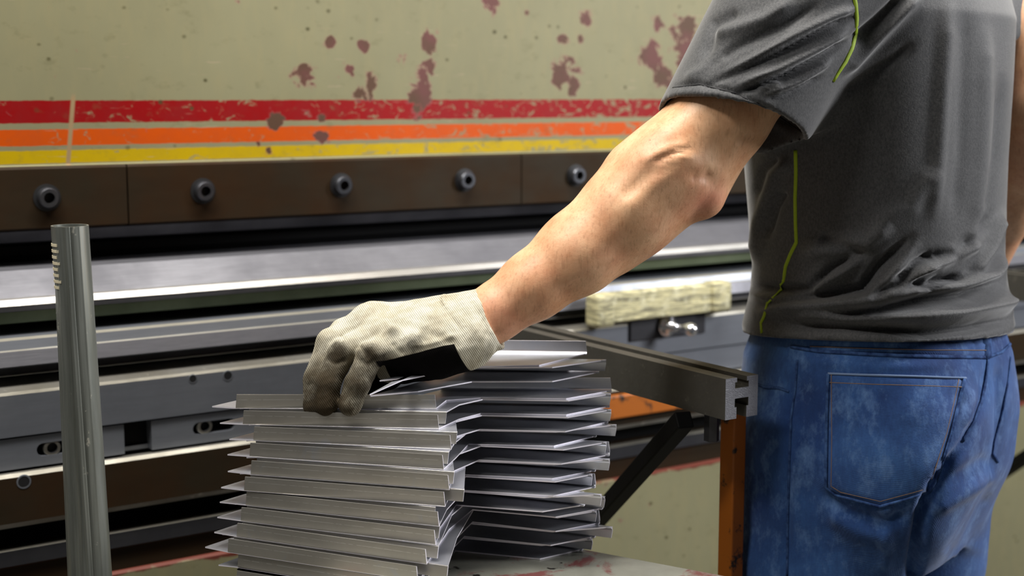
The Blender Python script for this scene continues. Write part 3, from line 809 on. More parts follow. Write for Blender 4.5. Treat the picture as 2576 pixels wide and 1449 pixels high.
def hand(F, o, k=.006):                  # o: how far the surface stands off the bones (glove > skin)
    w_ = Q3(*WR)
    rad = {'index': .0135, 'middle': .0145, 'ring': .0138, 'little': .0138, 'thumb': .0145}
    for nm, J in hand_joints.items():
        J = [Q3(*j) for j in J]; r = rad[nm]+o
        F.add(J[0], J[1], r*1.10, r*1.06, .004 if nm != 'thumb' else .01); F.add(J[1], J[2], r*1.06, r*.98, .004); F.add(J[2], J[3], r*.98, r*.92, .004)
    # palm: metacarpals from the wrist fan to the knuckles
    for nm in ('index', 'middle', 'ring', 'little'):
        a = Q3(*hand_joints[nm][0]); ww = Q3(1185, {'index': 795, 'middle': 812, 'ring': 835, 'little': 858}[nm], 1.64 - .012*['index', 'middle', 'ring', 'little'].index(nm))
        F.add(ww, a, .022+o, .0165+o, .016)
    F.add(Q3(1148, 872, 1.605), Q3(1045, 893, 1.602), .0285+o, .0225+o, .02)    # heel on the little-finger side
    F.add(Q3(1120, 815, 1.655), Q3(1010, 850, 1.65), .026+o, .020+o, .02)
    F.add(Q3(1100, 905, 1.610), Q3(1010, 922, 1.615), .020+o, .018+o, .018)
    F.add(Q3(1010, 922, 1.625), Q3(975, 930, 1.635), .016+o, .014+o, .014)
    F.add(Q3(1180, 850, 1.62), w_, .026+o, .028+o, .02)
def left_arm(F, o=0):
    K = .014
    SH = Q3(2052, -95, 1.73)
    F.chain([(SH, .062+o), (Q3(1900, 170, 1.705), .057+o), (Q3(1822, 290, 1.69), .053+o), (Q3(1752, 415, 1.68), .047+o)], K)
    F.chain([(Q3(1692, 432, ELB), .0535+o), (Q3(1580, 528, 1.66), .0535+o), (Q3(1453, 637, 1.65), .0475+o), (Q3(1340, 720, 1.64), .0385+o), (Q3(1245, 786, 1.635), .0320+o), (Q3(1195, 812, 1.635), .0285+o)], K)
    if o == 0:
        F.add(Q3(1790, 285, 1.665), Q3(1640, 415, 1.645), .034, .030, .03)       # brachioradialis
        F.add(Q3(1735, 330, 1.70), Q3(1600, 430, 1.68), .040, .036, .02)
        F.ell(Q3(1770, 494, 1.664), (.0245, .023, .025), .008)                     # point of the elbow
        F.add(Q3(1762, 500, 1.672), Q3(1560, 640, 1.66), .016, .018, .020)         # ulna ridge
        F.add(Q3(1835, 330, 1.715), Q3(1785, 470, 1.685), .022, .018, .02)          # triceps tendon
# ---- body: one surface from head to feet
F = Field((-.12, 1.50, .02), (.86, 2.20, 1.90), .0046)
left_arm(F)
hand(F, -.0045)
TZ = 1.19
for z0, z1, a0, a1 in ((.98, 1.16, .115, .110), (1.16, 1.36, .110, .118), (1.36, 1.50, .118, .09)):
    for sgn in (-1, 1):
        F.add(B(sgn*.055, 0, z0), B(sgn*.06, 0, z1), a0, a1, .04)
F.add(B(-.17, 0, 1.53), B(.17, 0, 1.53), .055, .055, .05)
F.add(B(0, .01, 1.52), B(0, .05, 1.68), .058, .055, .03)                  # neck
F.ell(B(0, .06, 1.765), (.092, .092, .118), .03)                           # head
hx = np.array([[SD[0], SD[1], 0], [FD[0], FD[1], 0], [0, 0, 1]])
F.ell(B(0, .075, 1.76), (.074, .098, .112), .01, hx); F.ell(B(0, .120, 1.70), (.05, .055, .055), .03, hx)
F.ell(B(0, .178, 1.745), (.013, .020, .026), .010, hx)                     # nose
for s in (-1, 1):
    F.ell(B(s*.034, .160, 1.775), (.015, .012, .010), .004, hx, sub=True); F.ell(B(s*.034, .150, 1.775), (.013, .013, .011), .002, hx)
    F.ell(B(s*.080, .060, 1.76), (.010, .020, .033), .006, hx)
F.add(B(-.022, .160, 1.705), B(.022, .160, 1.705), .008, .008, .003)       # lips
F.add(B(-.02, .172, 1.7045), B(.02, .172, 1.7045), .0018, .0018, .001, sub=True)
# right arm, elbow out behind
RS, RE, RW = Q3(2440, -55, 2.04), Q3(2608, 268, 1.99), Q3(2462, 700, 2.16)
F.chain([(RS, .062), (Q3(2520, 80, 2.02), .055), (RE, .046)], .02)
F.chain([(RE, .046), (Q3(2580, 380, 2.03), .050), (Q3(2530, 520, 2.09), .042), (RW, .030)], .02)
F.ell(Q3(2612, 275, 1.98), (.024, .024, .026), .012)
rw = np.array(RW); dn = np.array([-.10, .05, -.10]); dn = dn/np.linalg.norm(dn)
F.add(rw, rw+dn*.09, .030, .034, .02)
for i, s in enumerate((-.030, -.010, .010, .030)):
    b0 = rw+dn*.09+np.array([.5, .3, 0])*s; b1 = b0+dn*.045+np.array([0, 0, -.006]); b2 = b1+dn*.025+np.array([0, 0, -.02])
    F.add(b0, b1, .0105, .0098, .004); F.add(b1, b2, .0098, .0085, .004)
F.add(rw+dn*.03, rw+dn*.08+np.array([-.03, -.035, 0]), .014, .011, .008)
# legs inside the jeans, feet in the boots
LEGC = [(B(.092, .030, 0), 0), (B(-.108, -.012, 0), 1)]
for (c, _) in LEGC:
    F.add((c[0], c[1], .98), (c[0], c[1], .52), .086, .055, .04); F.add((c[0], c[1], .52), (c[0], c[1], .10), .055, .038, .02)
    F.add((c[0]+.03, c[1]-.02, .07), (c[0]-.11, c[1]+.08, .055), .032, .030, .02)
V, Qd = F.mesh(); del F
V = relax(V, Qd, 1, .4)
# hollows, tendons and veins of the forearm, all fairly soft
V = sculpt(V, Qd, [
    ([(1700, 505), (1600, 590), (1480, 690), (1400, 745)], -.0022, 22), ([(1560, 640), (1500, 668), (1440, 700), (1330, 770)], .0016, 14),
    ([(1760, 395), (1700, 425), (1640, 470), (1560, 545)], .0022, 20), ([(1790, 430), (1768, 445), (1742, 445)], -.0026, 15),
    ([(1690, 405), (1630, 440), (1560, 500)], -.0022, 16), ([(1745, 385), (1690, 400), (1650, 425)], .0030, 11), ([(1735, 360), (1670, 378), (1610, 410)], .0022, 10),
    ([(1745, 372), (1685, 388), (1640, 410)], -.0022, 7), ([(1725, 420), (1745, 440), (1738, 462)], -.0016, 12),
    ([(1800, 470), (1780, 452), (1775, 440)], -.0016, 11), ([(1860, 350), (1830, 400), (1800, 450)], .0025, 22),
    ([(1300, 790), (1370, 740), (1430, 715)], -.0016, 16), ([(1250, 835), (1290, 812), (1340, 795)], .0015, 12)])
n = NB('skin'); o_ = n.coord()
def ptmask(p, r0, r1):
    d = n.node('ShaderNodeVectorMath', operation='DISTANCE'); n.L(o_, d.inputs[0]); d.inputs[1].default_value = p
    return n.mapr(d.outputs['Value'], r0, r1, 1, 0)
c = n.mix(n.ramp(n.noise(o_, 26, 6, .65), [(.35, 0), (.68, 1)]), srgb(236, 190, 150), srgb(208, 152, 112))
c = n.mix(n.ramp(n.noise(o_, 11, 4, .6), [(.45, 0), (.70, .45)]), c, srgb(196, 124, 98))
c = n.mix(n.math('MULTIPLY', ptmask(P(1768, 498, 1.645), .010, .042), .45), c, srgb(190, 96, 88))
c = n.mix(n.math('MULTIPLY', ptmask(P(1260, 810, 1.60), .01, .06), .35), c, srgb(206, 118, 104))
hair = n.noise(n.coord(scale=(380, 380, 60), rot=(0, .35, .4)), 1, 2, .5)
c = n.mix(n.ramp(hair, [(.52, 0), (.70, .24)]), c, srgb(132, 88, 58))
c = n.mix(n.ramp(n.noise(n.coord(loc=(.3, 2, 5)), 170, 2), [(.76, 0), (.78, .5)]), c, srgb(130, 70, 50))
n.set(color=c, rough=.46, spec=.35, sss=.06); n.b.inputs['Subsurface Radius'].default_value = (.012, .005, .003); n.b.inputs['Subsurface Scale'].default_value = .6
n.bump(n.noise(o_, 220, 4, .7), .22, .0012)
M_skin = n.m
person = link('person', mesh_from('person', toW(V), Qd), M_skin, None, True)
tag(person, 'worker in grey t-shirt and jeans seen from behind, gloved hand on the panel stack', 'person')

def kid(name, V, Qd, mat, label=None, parent=None):
    o = link(name, mesh_from(name, toW(V), Qd), mat, parent or person, True)
    if label: o['label'] = label
    return o
# ---- hair
F = Field((B(0, .06, 0)[0]-.14, B(0, .06, 0)[1]-.14, 1.66), (B(0, .06, 0)[0]+.14, B(0, .06, 0)[1]+.14, 1.91), .005)
F.ell(B(0, .055, 1.785), (.085, .108, .112), .01, hx); F.cut(B(0, .11, 1.79), (FD[0]*.75, FD[1]*.75, -.66), .01)
V, Qd = F.mesh(); kid('hair', V, Qd, NB('brown_hair').set(color=srgb(60, 44, 32), rough=.6).m)

# ---- glove on the left hand
F = Field((-.29, 1.50, .98), (.03, 1.74, 1.30), .0018)
hand(F, .0008)
ca, cb_ = np.array(Q3(1165, 826, 1.632)), np.array(Q3(1238, 800, 1.635))
ax = cb_-ca; axn = ax/np.linalg.norm(ax)
F.add(Q3(1120, 838, 1.628), Q3(1168, 826, 1.630), .036, .036, .02)
F.add(ca, cb_+axn*.03, .0365, .0395, .006)
# open cuff end, slanted
nd = np.array(Q3(1273, 882, 1.63))-np.array(Q3(1199, 722, 1.63)); nd /= np.linalg.norm(nd)
tow = np.array([0, 1, .12]); pn = np.cross(nd, tow); pn /= np.linalg.norm(pn)
if pn @ axn < 0: pn = -pn
# hem ring between hand and cuff, slanted like the cuff end
s_ = nd; t_ = np.cross(pn, nd); cc = np.array(Q3(1154, 828, 1.630))
for i in range(36):
    t0, t1 = 2*math.pi*i/36, 2*math.pi*(i+1)/36
    F.add(cc+s_*math.cos(t0)*.0408+t_*math.sin(t0)*.0400, cc+s_*math.cos(t1)*.0408+t_*math.sin(t1)*.0400, .0032, .0032, .0015)
mid = np.array(Q3(1237, 803, 1.632))
F.cut(mid, pn, .002)
F.add(ca+axn*.012, cb_+axn*.08, .0325, .036, .002, sub=True)
V, Qd = F.mesh()
V = relax(V, Qd, 1, .5)
gl = [([(1020, 745), (960, 790), (905, 840)], -.0016, 12), ([(1075, 748), (1030, 800), (965, 845)], .0012, 12), ([(900, 868), (918, 885), (930, 905)], -.002, 7),
      ([(850, 862), (862, 850), (858, 842)], -.0018, 6), ([(980, 815), (1040, 822), (1110, 850), (1160, 872)], -.0014, 10), ([(1110, 760), (1128, 790), (1160, 830)], -.0016, 6),
      ([(1000, 800), (1060, 790), (1120, 800)], .0012, 12), ([(940, 770), (925, 800), (880, 830)], .0012, 8), ([(1150, 840), (1100, 860), (1035, 872)], .0014, 7),
      ([(900, 905), (925, 915), (950, 905)], -.0012, 6), ([(822, 905), (850, 915), (872, 905)], -.0012, 6), ([(985, 860), (1000, 880), (1018, 890)], -.0016, 7),
      ([(1185, 760), (1215, 800), (1235, 860)], -.0010, 8), ([(1160, 750), (1185, 790), (1200, 850)], .0010, 8)]
V = sculpt(V, Qd, gl)
N = vnormals(V, Qd)
V = V+N*(vnoise(V, .022, 5)*.0012+vnoise(V, .009, 6)*.0004)[:, None]
TG = BVHTree.FromPolygons([tuple(v) for v in toW(V)], [tuple(int(i) for i in q) for q in Qd])
def ghit(px, py):
    u, f, dz = ray(px, py); d = L2W((u, f, dz)).normalized(); h_ = TG.ray_cast(Vector((0, 0, ZC)), d, 6)
    return h_[0] if h_[0] is not None else P(px, py, 1.58)
# glove material: knitted off-white back, black palm, sooty finger ends
n = NB('knit_glove'); o_ = n.coord()
c = n.mix(n.ramp(n.noise(o_, 40, 6, .65), [(.35, 0), (.65, 1)]), srgb(226, 222, 204), srgb(190, 184, 164))
wv = n.node('ShaderNodeTexWave'); wv.wave_type = 'BANDS'; wv.bands_direction = 'X'; wv.inputs['Scale'].default_value = 150; wv.inputs['Distortion'].default_value = 1.5; wv.inputs['Detail'].default_value = 1
n.L(n.coord(rot=(.3, .5, .5)), wv.inputs['Vector'])
c = n.mix(n.math('MULTIPLY', n.math('SUBTRACT', 1, wv.outputs['Fac']), .6), c, srgb(104, 94, 76))
def ptm(px, py, r0, r1, amt, colr=srgb(26, 24, 21)):
    global c
    dn_ = n.node('ShaderNodeVectorMath', operation='DISTANCE'); n.L(o_, dn_.inputs[0]); dn_.inputs[1].default_value = ghit(px, py)
    m = n.mapr(n.math('ADD', dn_.outputs['Value'], n.math('MULTIPLY', n.math('SUBTRACT', n.noise(o_, 70, 5, .7), .5), .022)), r0, r1, amt, 0)
    c = n.mix(m, c, colr)
c = n.mix(n.ramp(n.noise(n.coord(loc=(1, 2, 3)), 30, 5, .7), [(.48, 0), (.68, .55)]), c, srgb(150, 140, 118))
for a in ((835, 900, .005, .017, .85), (850, 880, .005, .017, .85), (928, 893, .006, .018, .95), (800, 868, .002, .014, .5), (988, 835, .002, .014, .6), (1035, 868, .004, .015, .8), (1060, 850, .002, .010, .4),
          (795, 950, .008, .024, .62), (800, 1000, .006, .024, .8), (830, 960, .006, .022, .6), (790, 1035, .014, .026, .95), (825, 1025, .010, .022, .85), (905, 985, .004, .018, .75), (870, 1035, .002, .010, .5), (940, 950, .003, .016, .8), (900, 930, .003, .014, .6), (1258, 885, .004, .018, .75), (1225, 893, .002, .014, .5), (1000, 808, 0, .010, .3), (960, 905, .003, .013, .8)):
    ptm(*a)
for px_, py_, r_, m_ in ((795, 1000, .065, .90), (885, 1000, .050, .85), (835, 900, .036, .55), (930, 905, .034, .6)):
    dn_ = n.node('ShaderNodeVectorMath', operation='DISTANCE'); n.L(o_, dn_.inputs[0]); dn_.inputs[1].default_value = ghit(px_, py_)
    m = n.mapr(dn_.outputs['Value'], r_*.4, r_, m_, 0)
    c = n.mix(n.math('MULTIPLY', m, n.ramp(n.noise(o_, 50, 5, .7), [(.25, .35), (.55, 1)])), c, srgb(58, 50, 38))
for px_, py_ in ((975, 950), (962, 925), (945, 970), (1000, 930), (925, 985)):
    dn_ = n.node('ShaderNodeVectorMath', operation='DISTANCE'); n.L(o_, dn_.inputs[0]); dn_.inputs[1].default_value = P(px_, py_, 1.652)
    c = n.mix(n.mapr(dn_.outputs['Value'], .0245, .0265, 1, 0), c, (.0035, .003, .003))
# palm side: below a plane running from the crotch of the little finger to the wrist hem
pa, pb, pc = P(1015, 896, 1.578), P(1185, 862, 1.60), P(1100, 905, 1.66)
nn = (pb-pa).cross(pc-pa).normalized()
if nn.z > 0: nn = -nn
dd = n.node('ShaderNodeVectorMath', operation='DOT_PRODUCT'); n.L(o_, dd.inputs[0]); dd.inputs[1].default_value = nn
pm = n.mapr(n.math('ADD', n.math('SUBTRACT', dd.outputs['Value'], nn.dot(pa)), n.math('MULTIPLY', n.math('SUBTRACT', n.noise(o_, 30, 3), .5), .004)), -.0004, .0006)
# only from the finger roots to the hem
axw = (L2W(cb_)-L2W(ca)).normalized(); d3 = n.node('ShaderNodeVectorMath', operation='DOT_PRODUCT'); n.L(o_, d3.inputs[0]); d3.inputs[1].default_value = axw
d3.inputs[1].default_value = L2W(pn); lim = n.band(d3.outputs['Value'], L2W(pn).dot(P(955, 905, 1.59)), L2W(pn).dot(L2W(cc-pn*.003)), .0006)
c = n.mix(n.math('MULTIPLY', pm, lim), c, (.0035, .003, .003))
n.set(color=c, rough=.95, spec=.06); n.bump(n.math('ADD', wv.outputs['Fac'], n.math('MULTIPLY', n.noise(o_, 400, 3), .8)), .5, .0006)
glove = kid('glove', V, Qd, n.m, 'dirty off-white knitted work glove with black palm')

# ---- t-shirt
zs = np.array([1.00, 1.06, 1.10, 1.14, 1.18, 1.25, 1.32, 1.42, 1.50, 1.56, 1.60, 1.63])
sa = np.array([.197, .197, .205, .196, .190, .193, .197, .205, .215, .215, .17, .08])
sb = np.array([.157, .157, .163, .154, .150, .152, .155, .156, .150, .125, .09, .05])
cr_ = np.array([.4905, .4905, .491, .4905, .489, .484, .480, .480, .484, .488, .488, .488])
F = Field((.14, 1.58, 1.03), (.80, 2.20, 1.66), .0032)
X, Y, Zz = F.ax[0][:, None, None], F.ax[1][None, :, None], F.ax[2]
A_ = np.interp(Zz, zs, sa)[None, None, :]; B_ = np.interp(Zz, zs, sb)[None, None, :]; CR = np.interp(Zz, zs, cr_)[None, None, :]
dx, dy = X-CR, Y-1.88
ps, pf = dx*SD[0]+dy*SD[1], dx*FD[0]+dy*FD[1]
ps = np.abs(ps); pf = np.abs(pf)
ex = 2.35
rr = ((ps/A_)**ex+(pf/B_)**ex)**(1/ex)
F.F = ((rr-1)*np.minimum(A_, B_)*1.05).astype(np.float32)+np.maximum(0, Zz-1.63)[None, None, :].astype(np.float32)
del rr, ps, pf
SH, HM = np.array(Q3(2055, -90, 1.73)), np.array(Q3(1838, 322, 1.685))
HE = HM+(HM-SH)*.25
F.add(SH, HE, .092, .0865, .035)
F.add(np.array(B(-.10, 0, 1.55)), np.array(B(.14, 0, 1.56)), .07, .075, .05)
# right sleeve
RH = np.array(Q3(2505, 115, 2.035)); F.add(np.array(RS)+(-.03, 0, 0), RH+(RH-np.array(RS))*.2, .085, .075, .03)
V_ = RH-np.array(RS); V_ /= np.linalg.norm(V_)
# cut the sleeves at their hems
def region_cut(center, normal, R):
    m = R; sl, X, Y, Z_ = F.region(np.array(center)-m, np.array(center)+m)
    D = (X-center[0])*normal[0]+(Y-center[1])*normal[1]+(Z_-center[2])*normal[2]
    T = np.sqrt((X-center[0])**2+(Y-center[1])**2+(Z_-center[2])**2)-R
    keep = np.minimum(-D, 1)              # positive where it is beyond the hem
    F.F[sl] = np.where((D > -.01) & (T < 0), np.maximum(F.F[sl], D), F.F[sl])
he = np.array(Q3(2010, 372, 1.70))-np.array(Q3(1670, 262, 1.69)); he /= np.linalg.norm(he)
mm = np.array([0, -1, .34]); hn = np.cross(he, mm); hn /= np.linalg.norm(hn)
if hn @ (HM-SH) < 0: hn = -hn
hc = np.array(Q3(1838, 317, 1.69))
# beyond the hem plane, but only inside the sleeve tube (not in the trunk)
X, Y, Z_ = F.ax[0][:, None, None], F.ax[1][None, :, None], F.ax[2][None, None, :]
D = (X-hc[0])*hn[0]+(Y-hc[1])*hn[1]+(Z_-hc[2])*hn[2]
trunk = ((np.abs((X-CR)*SD[0]+(Y-1.88)*SD[1])/A_)**ex+(np.abs((X-CR)*FD[0]+(Y-1.88)*FD[1])/B_)**ex)**(1/ex)
trunk = (trunk-1)*np.minimum(A_, B_)*1.05 + np.maximum(0, Z_-1.63)
F.F = np.maximum(F.F, np.minimum(D, trunk+0*D)).astype(np.float32)
D2 = (X-RH[0])*V_[0]+(Y-RH[1])*V_[1]+(Z_-RH[2])*V_[2]
F.F = np.maximum(F.F, np.minimum(D2, trunk)).astype(np.float32)
del D, D2
# hollow of the left sleeve
F.add(HM-(HM-SH)*.30, HE+(HE-HM), .080, .0835, .002, sub=True)
np.maximum(F.F, -1, out=F.F)
F.F = np.where((trunk < -.0) & (F.F > 0) & (F.F < .2), -.001, F.F)
del trunk
# bottom hem
zc0 = 1.103
F.cut((0, 1.75, zc0-.003), (0, -.10, -1), .0)
V, Qd = F.mesh(); del F
V = relax(V, Qd, 2, .5)
folds = [
 # trunk, waist gathers (from the photograph, left to right)
 ([(1895, 742), (1960, 752), (2040, 735), (2110, 690), (2170, 650)], .006, 10), ([(1890, 722), (1960, 728), (2035, 728), (2095, 672), (2150, 640)], -.006, 9),
 ([(1905, 790), (2000, 772), (2100, 762), (2180, 745), (2230, 690), (2300, 620)], .008, 12), ([(1960, 748), (2080, 742), (2170, 728), (2215, 668), (2290, 600)], -.008, 11),
 ([(2210, 728), (2280, 680), (2360, 660), (2440, 620), (2470, 560)], .007, 13), ([(2240, 705), (2300, 665), (2350, 640)], -.007, 9),
 ([(2100, 782), (2200, 760), (2300, 735), (2400, 722), (2480, 695), (2535, 650)], .010, 13), ([(2060, 795), (2200, 782), (2330, 750), (2440, 742), (2520, 700)], -.010, 12),
 ([(2000, 792), (2120, 802), (2260, 800), (2400, 790), (2520, 765), (2552, 745)], .009, 17), ([(1960, 815), (2100, 818), (2250, 826), (2330, 836), (2450, 820), (2540, 800)], -.009, 10),
 ([(2290, 715), (2330, 720), (2360, 705), (2420, 700)], -.008, 8), ([(2330, 650), (2400, 640), (2450, 600), (2490, 540)], -.006, 10), ([(2480, 690), (2520, 640), (2535, 590)], -.007, 9), ([(2440, 690), (2490, 620), (2520, 540)], .006, 10),
 ([(2210, 745), (2260, 725), (2300, 690), (2350, 660)], .005, 7), ([(2010, 640), (2100, 620), (2180, 610), (2240, 560)], .005, 18), ([(2180, 640), (2100, 610), (2060, 600)], -.005, 12),
 ([(1895, 660), (1910, 560), (1950, 440), (1990, 400)], .006, 16), ([(1925, 600), (1950, 520), (1975, 480)], -.006, 12), ([(1900, 500), (1920, 430), (1960, 395)], -.004, 10),
 # long vertical folds of the back
 ([(2385, 0), (2372, 200), (2360, 400), (2345, 560)], .0045, 20), ([(2480, 60), (2478, 250), (2470, 420), (2450, 600)], .0035, 18),
 ([(2430, 0), (2425, 200), (2418, 400), (2400, 560)], -.0028, 20), ([(2520, 200), (2505, 400), (2480, 560)], -.004, 12), ([(2200, 560), (2290, 520), (2350, 420)], .004, 24),
 # pulls from the armhole
 ([(2110, 190), (2180, 120), (2260, 40), (2310, -10)], .007, 16), ([(2140, 110), (2210, 50), (2270, -10)], -.006, 13), ([(2120, 240), (2210, 170), (2300, 110)], -.004, 14),
 # sleeve pulls
 ([(1800, 205), (1900, 150), (2000, 90), (2100, 40), (2150, 20)], .006, 11), ([(1780, 215), (1880, 168), (1990, 115), (2090, 62), (2150, 40)], -.006, 9),
 ([(1860, 215), (1960, 175), (2060, 120), (2135, 75)], .006, 10), ([(1850, 235), (1960, 195), (2070, 140), (2140, 100)], -.006, 9),
 ([(1930, 240), (2010, 205), (2090, 150)], .005, 9), ([(1925, 250), (1990, 228), (2070, 190)], -.0035, 7), ([(1900, 222), (1940, 212), (1962, 208)], .004, 8),
 ([(1790, 90), (1850, 75), (1920, 50), (2000, 0)], .0045, 16), ([(1770, 150), (1800, 60), (1860, 30)], -.004, 14), ([(1760, 190), (1850, 120), (1960, 70), (2060, 10)], -.004, 12),
 ([(1720, 205), (1790, 165), (1830, 140)], .003, 14),
 # hems
 ([(1690, 218), (1760, 210), (1850, 232), (1935, 275), (2018, 330)], -.0022, 5), ([(1680, 240), (1760, 235), (1850, 258), (1935, 300), (2010, 350)], .0016, 12)]
folds = [(p_, a_*(2.0 if min(y for x, y in p_) > 500 else 1.45), w_*(1.25 if min(y for x, y in p_) > 500 else 1)) for p_, a_, w_ in folds]
V = sculpt(V, Qd, folds)
n = NB('heather_shirt'); o_ = n.coord()
c = n.mix(n.ramp(n.noise(n.coord(scale=(1, 1, .6)), 420, 3, .7), [(.34, 0), (.66, 1)]), srgb(58, 59, 61), srgb(84, 84, 85))
c = n.mix(n.ramp(n.noise(o_, 5, 4), [(.4, 0), (.7, .3)]), c, srgb(66, 66, 68))
n.set(color=c, rough=.72, spec=.3, sheen=.4, sheenr=.4); n.bump(n.noise(o_, 500, 3), .35, .0008)
M_shirt = n.m
shirt = kid('t_shirt', V, Qd, M_shirt, 'charcoal heather t-shirt with lime seams')
Vs, Qs = V, Qd

# ---- jeans
F = Field((.13, 1.52, .03), (.84, 2.24, 1.17), .004)
zj = np.array([.80, .86, .92, .98, 1.02, 1.06, 1.09, 1.14])
ja = np.array([.165, .180, .193, .201, .203, .200, .190, .176]); jb = np.array([.118, .138, .155, .165, .166, .162, .152, .140])
X, Y, Z_ = F.ax[0][:, None, None], F.ax[1][None, :, None], F.ax[2][None, None, :]
A_ = np.interp(F.ax[2], zj, ja)[None, None, :]; B_ = np.interp(F.ax[2], zj, jb)[None, None, :]
dx, dy = X-.4905, Y-1.88
ps, pf = np.abs(dx*SD[0]+dy*SD[1]), np.abs(dx*FD[0]+dy*FD[1]); ex = 2.3
F.F = ((((ps/A_)**ex+(pf/B_)**ex)**(1/ex)-1)*np.minimum(A_, B_)).astype(np.float32)
F.F = np.maximum(F.F, (.80-Z_)).astype(np.float32)
F.F = np.maximum(F.F, (Z_-1.110)).astype(np.float32)
for (c, i) in LEGC:
    x, y = c[0], c[1]
    ddx = -.004 if i == 0 else .0
    F.chain([((x+ddx*.4, y, .93), .118 if i == 0 else .118), ((x+ddx, y, .78), .112 if i == 0 else .103), ((x+ddx, y, .55), .100), ((x+ddx, y, .30), .084), ((x+ddx, y, .10), .080)], .03)
F.ell(B(.085, -.066, .945), (.10, .105, .14), .05); F.ell(B(-.085, -.058, .955), (.09, .095, .13), .05)
F.add(B(0, -.17, 1.04), B(0, -.20, .80), .004, .012, .03, sub=True)
F.add(B(0, -.11, .80), B(0, .11, .80), .0, .0, .02)
F.F = np.maximum(F.F, (.075-Z_)).astype(np.float32)
V, Qd = F.mesh(); del F
V = relax(V, Qd, 2, .5)
jf = [([(2400, 1150), (2345, 1240), (2318, 1300), (2306, 1370), (2296, 1500)], -.020, 14), ([(2485, 910), (2470, 1010), (2430, 1110), (2370, 1200)], -.006, 12),
      ([(2060, 1230), (2130, 1290), (2220, 1315), (2290, 1290)], -.007, 18), ([(2080, 1290), (2160, 1340), (2250, 1360)], .005, 22), ([(2340, 1230), (2430, 1190), (2500, 1150)], -.006, 18),
      ([(2350, 1290), (2430, 1240), (2505, 1190)], .006, 16), ([(2380, 1400), (2440, 1320), (2500, 1240)], -.005, 16), ([(2010, 900), (2010, 1100), (2040, 1250), (2120, 1400)], -.003, 22),
      ([(1990, 960), (1985, 1150), (1980, 1449)], -.003, 10), ([(2230, 1260), (2235, 1350), (2225, 1449)], .004, 20), ([(2400, 950), (2440, 1000), (2440, 1080)], .004, 22), ([(2000, 905), (2200, 925), (2400, 920)], .003, 14)]
V = sculpt(V, Qd, jf)
N = vnormals(V, Qd); V = V+N*(vnoise(V, .09, 9)*.002)[:, None]
n = NB('denim'); o_ = n.coord()
c = n.mix(n.ramp(n.noise(o_, 7, 5, .6), [(.32, 0), (.70, 1)]), srgb(34, 64, 120), srgb(66, 108, 168))
c = n.mix(n.ramp(n.noise(n.coord(scale=(1, 1, .25)), 260, 4, .7), [(.35, 0), (.65, .35)]), c, srgb(30, 52, 100))
c = n.mix(n.ramp(n.noise(n.coord(loc=(4, 4, 4)), 14, 5, .7), [(.50, 0), (.70, .45)]), c, srgb(22, 40, 82))
c = n.mix(n.ramp(n.noise(n.coord(scale=(1, 1, .6), loc=(7, 1, 2)), 34, 6, .75), [(.50, 0), (.72, .5)]), c, srgb(120, 156, 206))
n.set(color=c, rough=.85, spec=.2, sheen=.2)
wv = n.node('ShaderNodeTexWave'); wv.bands_direction = 'DIAGONAL'; wv.inputs['Scale'].default_value = 300; n.L(o_, wv.inputs['Vector'])
n.bump(n.math('ADD', n.noise(o_, 380, 3), n.math('MULTIPLY', wv.outputs['Fac'], .3)), .4, .0008)
M_denim = n.m
n = NB('denim_seam'); o_ = n.coord()
c = n.mix(n.ramp(n.noise(o_, 90, 4, .6), [(.35, 0), (.65, 1)]), srgb(26, 46, 90), srgb(66, 96, 146))
n.set(color=c, rough=.85, spec=.2); n.bump(n.noise(o_, 300, 3), .4, .001); M_seam = n.m
M_thread = NB('tan_thread').set(color=srgb(118, 96, 80), rough=.8).m
jeans = kid('jeans', V, Qd, M_denim, 'blue denim jeans')
Vj, Qj = V, Qd

# ---- patches and seams laid on the cloth
camW = Vector((0, 0, ZC))
def bvh(V, Qd): return BVHTree.FromPolygons([tuple(v) for v in toW(V)], [tuple(int(i) for i in q) for q in Qd])
TJ, TS = bvh(Vj, Qj), bvh(Vs, Qs)
def hit(tree, px, py):
    u, f, dz = ray(px, py); d = L2W((u, f, dz)).normalized()
    loc, nor, _, _ = tree.ray_cast(camW, d, 6)
    if loc is None: return None
    if nor.dot(d) > 0: nor = -nor
    return loc, nor
def densify(pts, stepp=9):
    out = []
    for (a, b) in zip(pts, pts[1:]):
        m = max(1, int(math.hypot(b[0]-a[0], b[1]-a[1])/stepp))
        for i in range(m): out.append((a[0]+(b[0]-a[0])*i/m, a[1]+(b[1]-a[1])*i/m))
    out.append(pts[-1]); return out
def seam(name, tree, pts, wd, hgt, mat, parent, lift=.0):
    """a flat cord laid over the cloth along a line"""
    H = [h for h in (hit(tree, *p) for p in densify(pts)) if h]
    # smooth
    L_ = [h[0] for h in H]; N_ = [h[1] for h in H]
    for _ in range(2): N_ = [sum(N_[max(0, i-2):i+3], Vector()).normalized() for i in range(len(N_))]
    bm = bmesh.new(); prev = None; K = 8
    for i, (p, nv) in enumerate(zip(L_, N_)):
        t = (L_[min(i+1, len(L_)-1)]-L_[max(i-1, 0)]).normalized(); s = t.cross(nv).normalized()
        ring = [bm.verts.new(p+nv*lift+s*(wd*math.cos(2*math.pi*k/K))+nv*(hgt*math.sin(2*math.pi*k/K))) for k in range(K)]
        if prev:
            for k in range(K): bm.faces.new((prev[k], prev[(k+1) % K], ring[(k+1) % K], ring[k]))
        else: bm.faces.new(ring)
        prev = ring
    bm.faces.new(prev[::-1])
    return from_bm(name, bm, mat, parent, True)
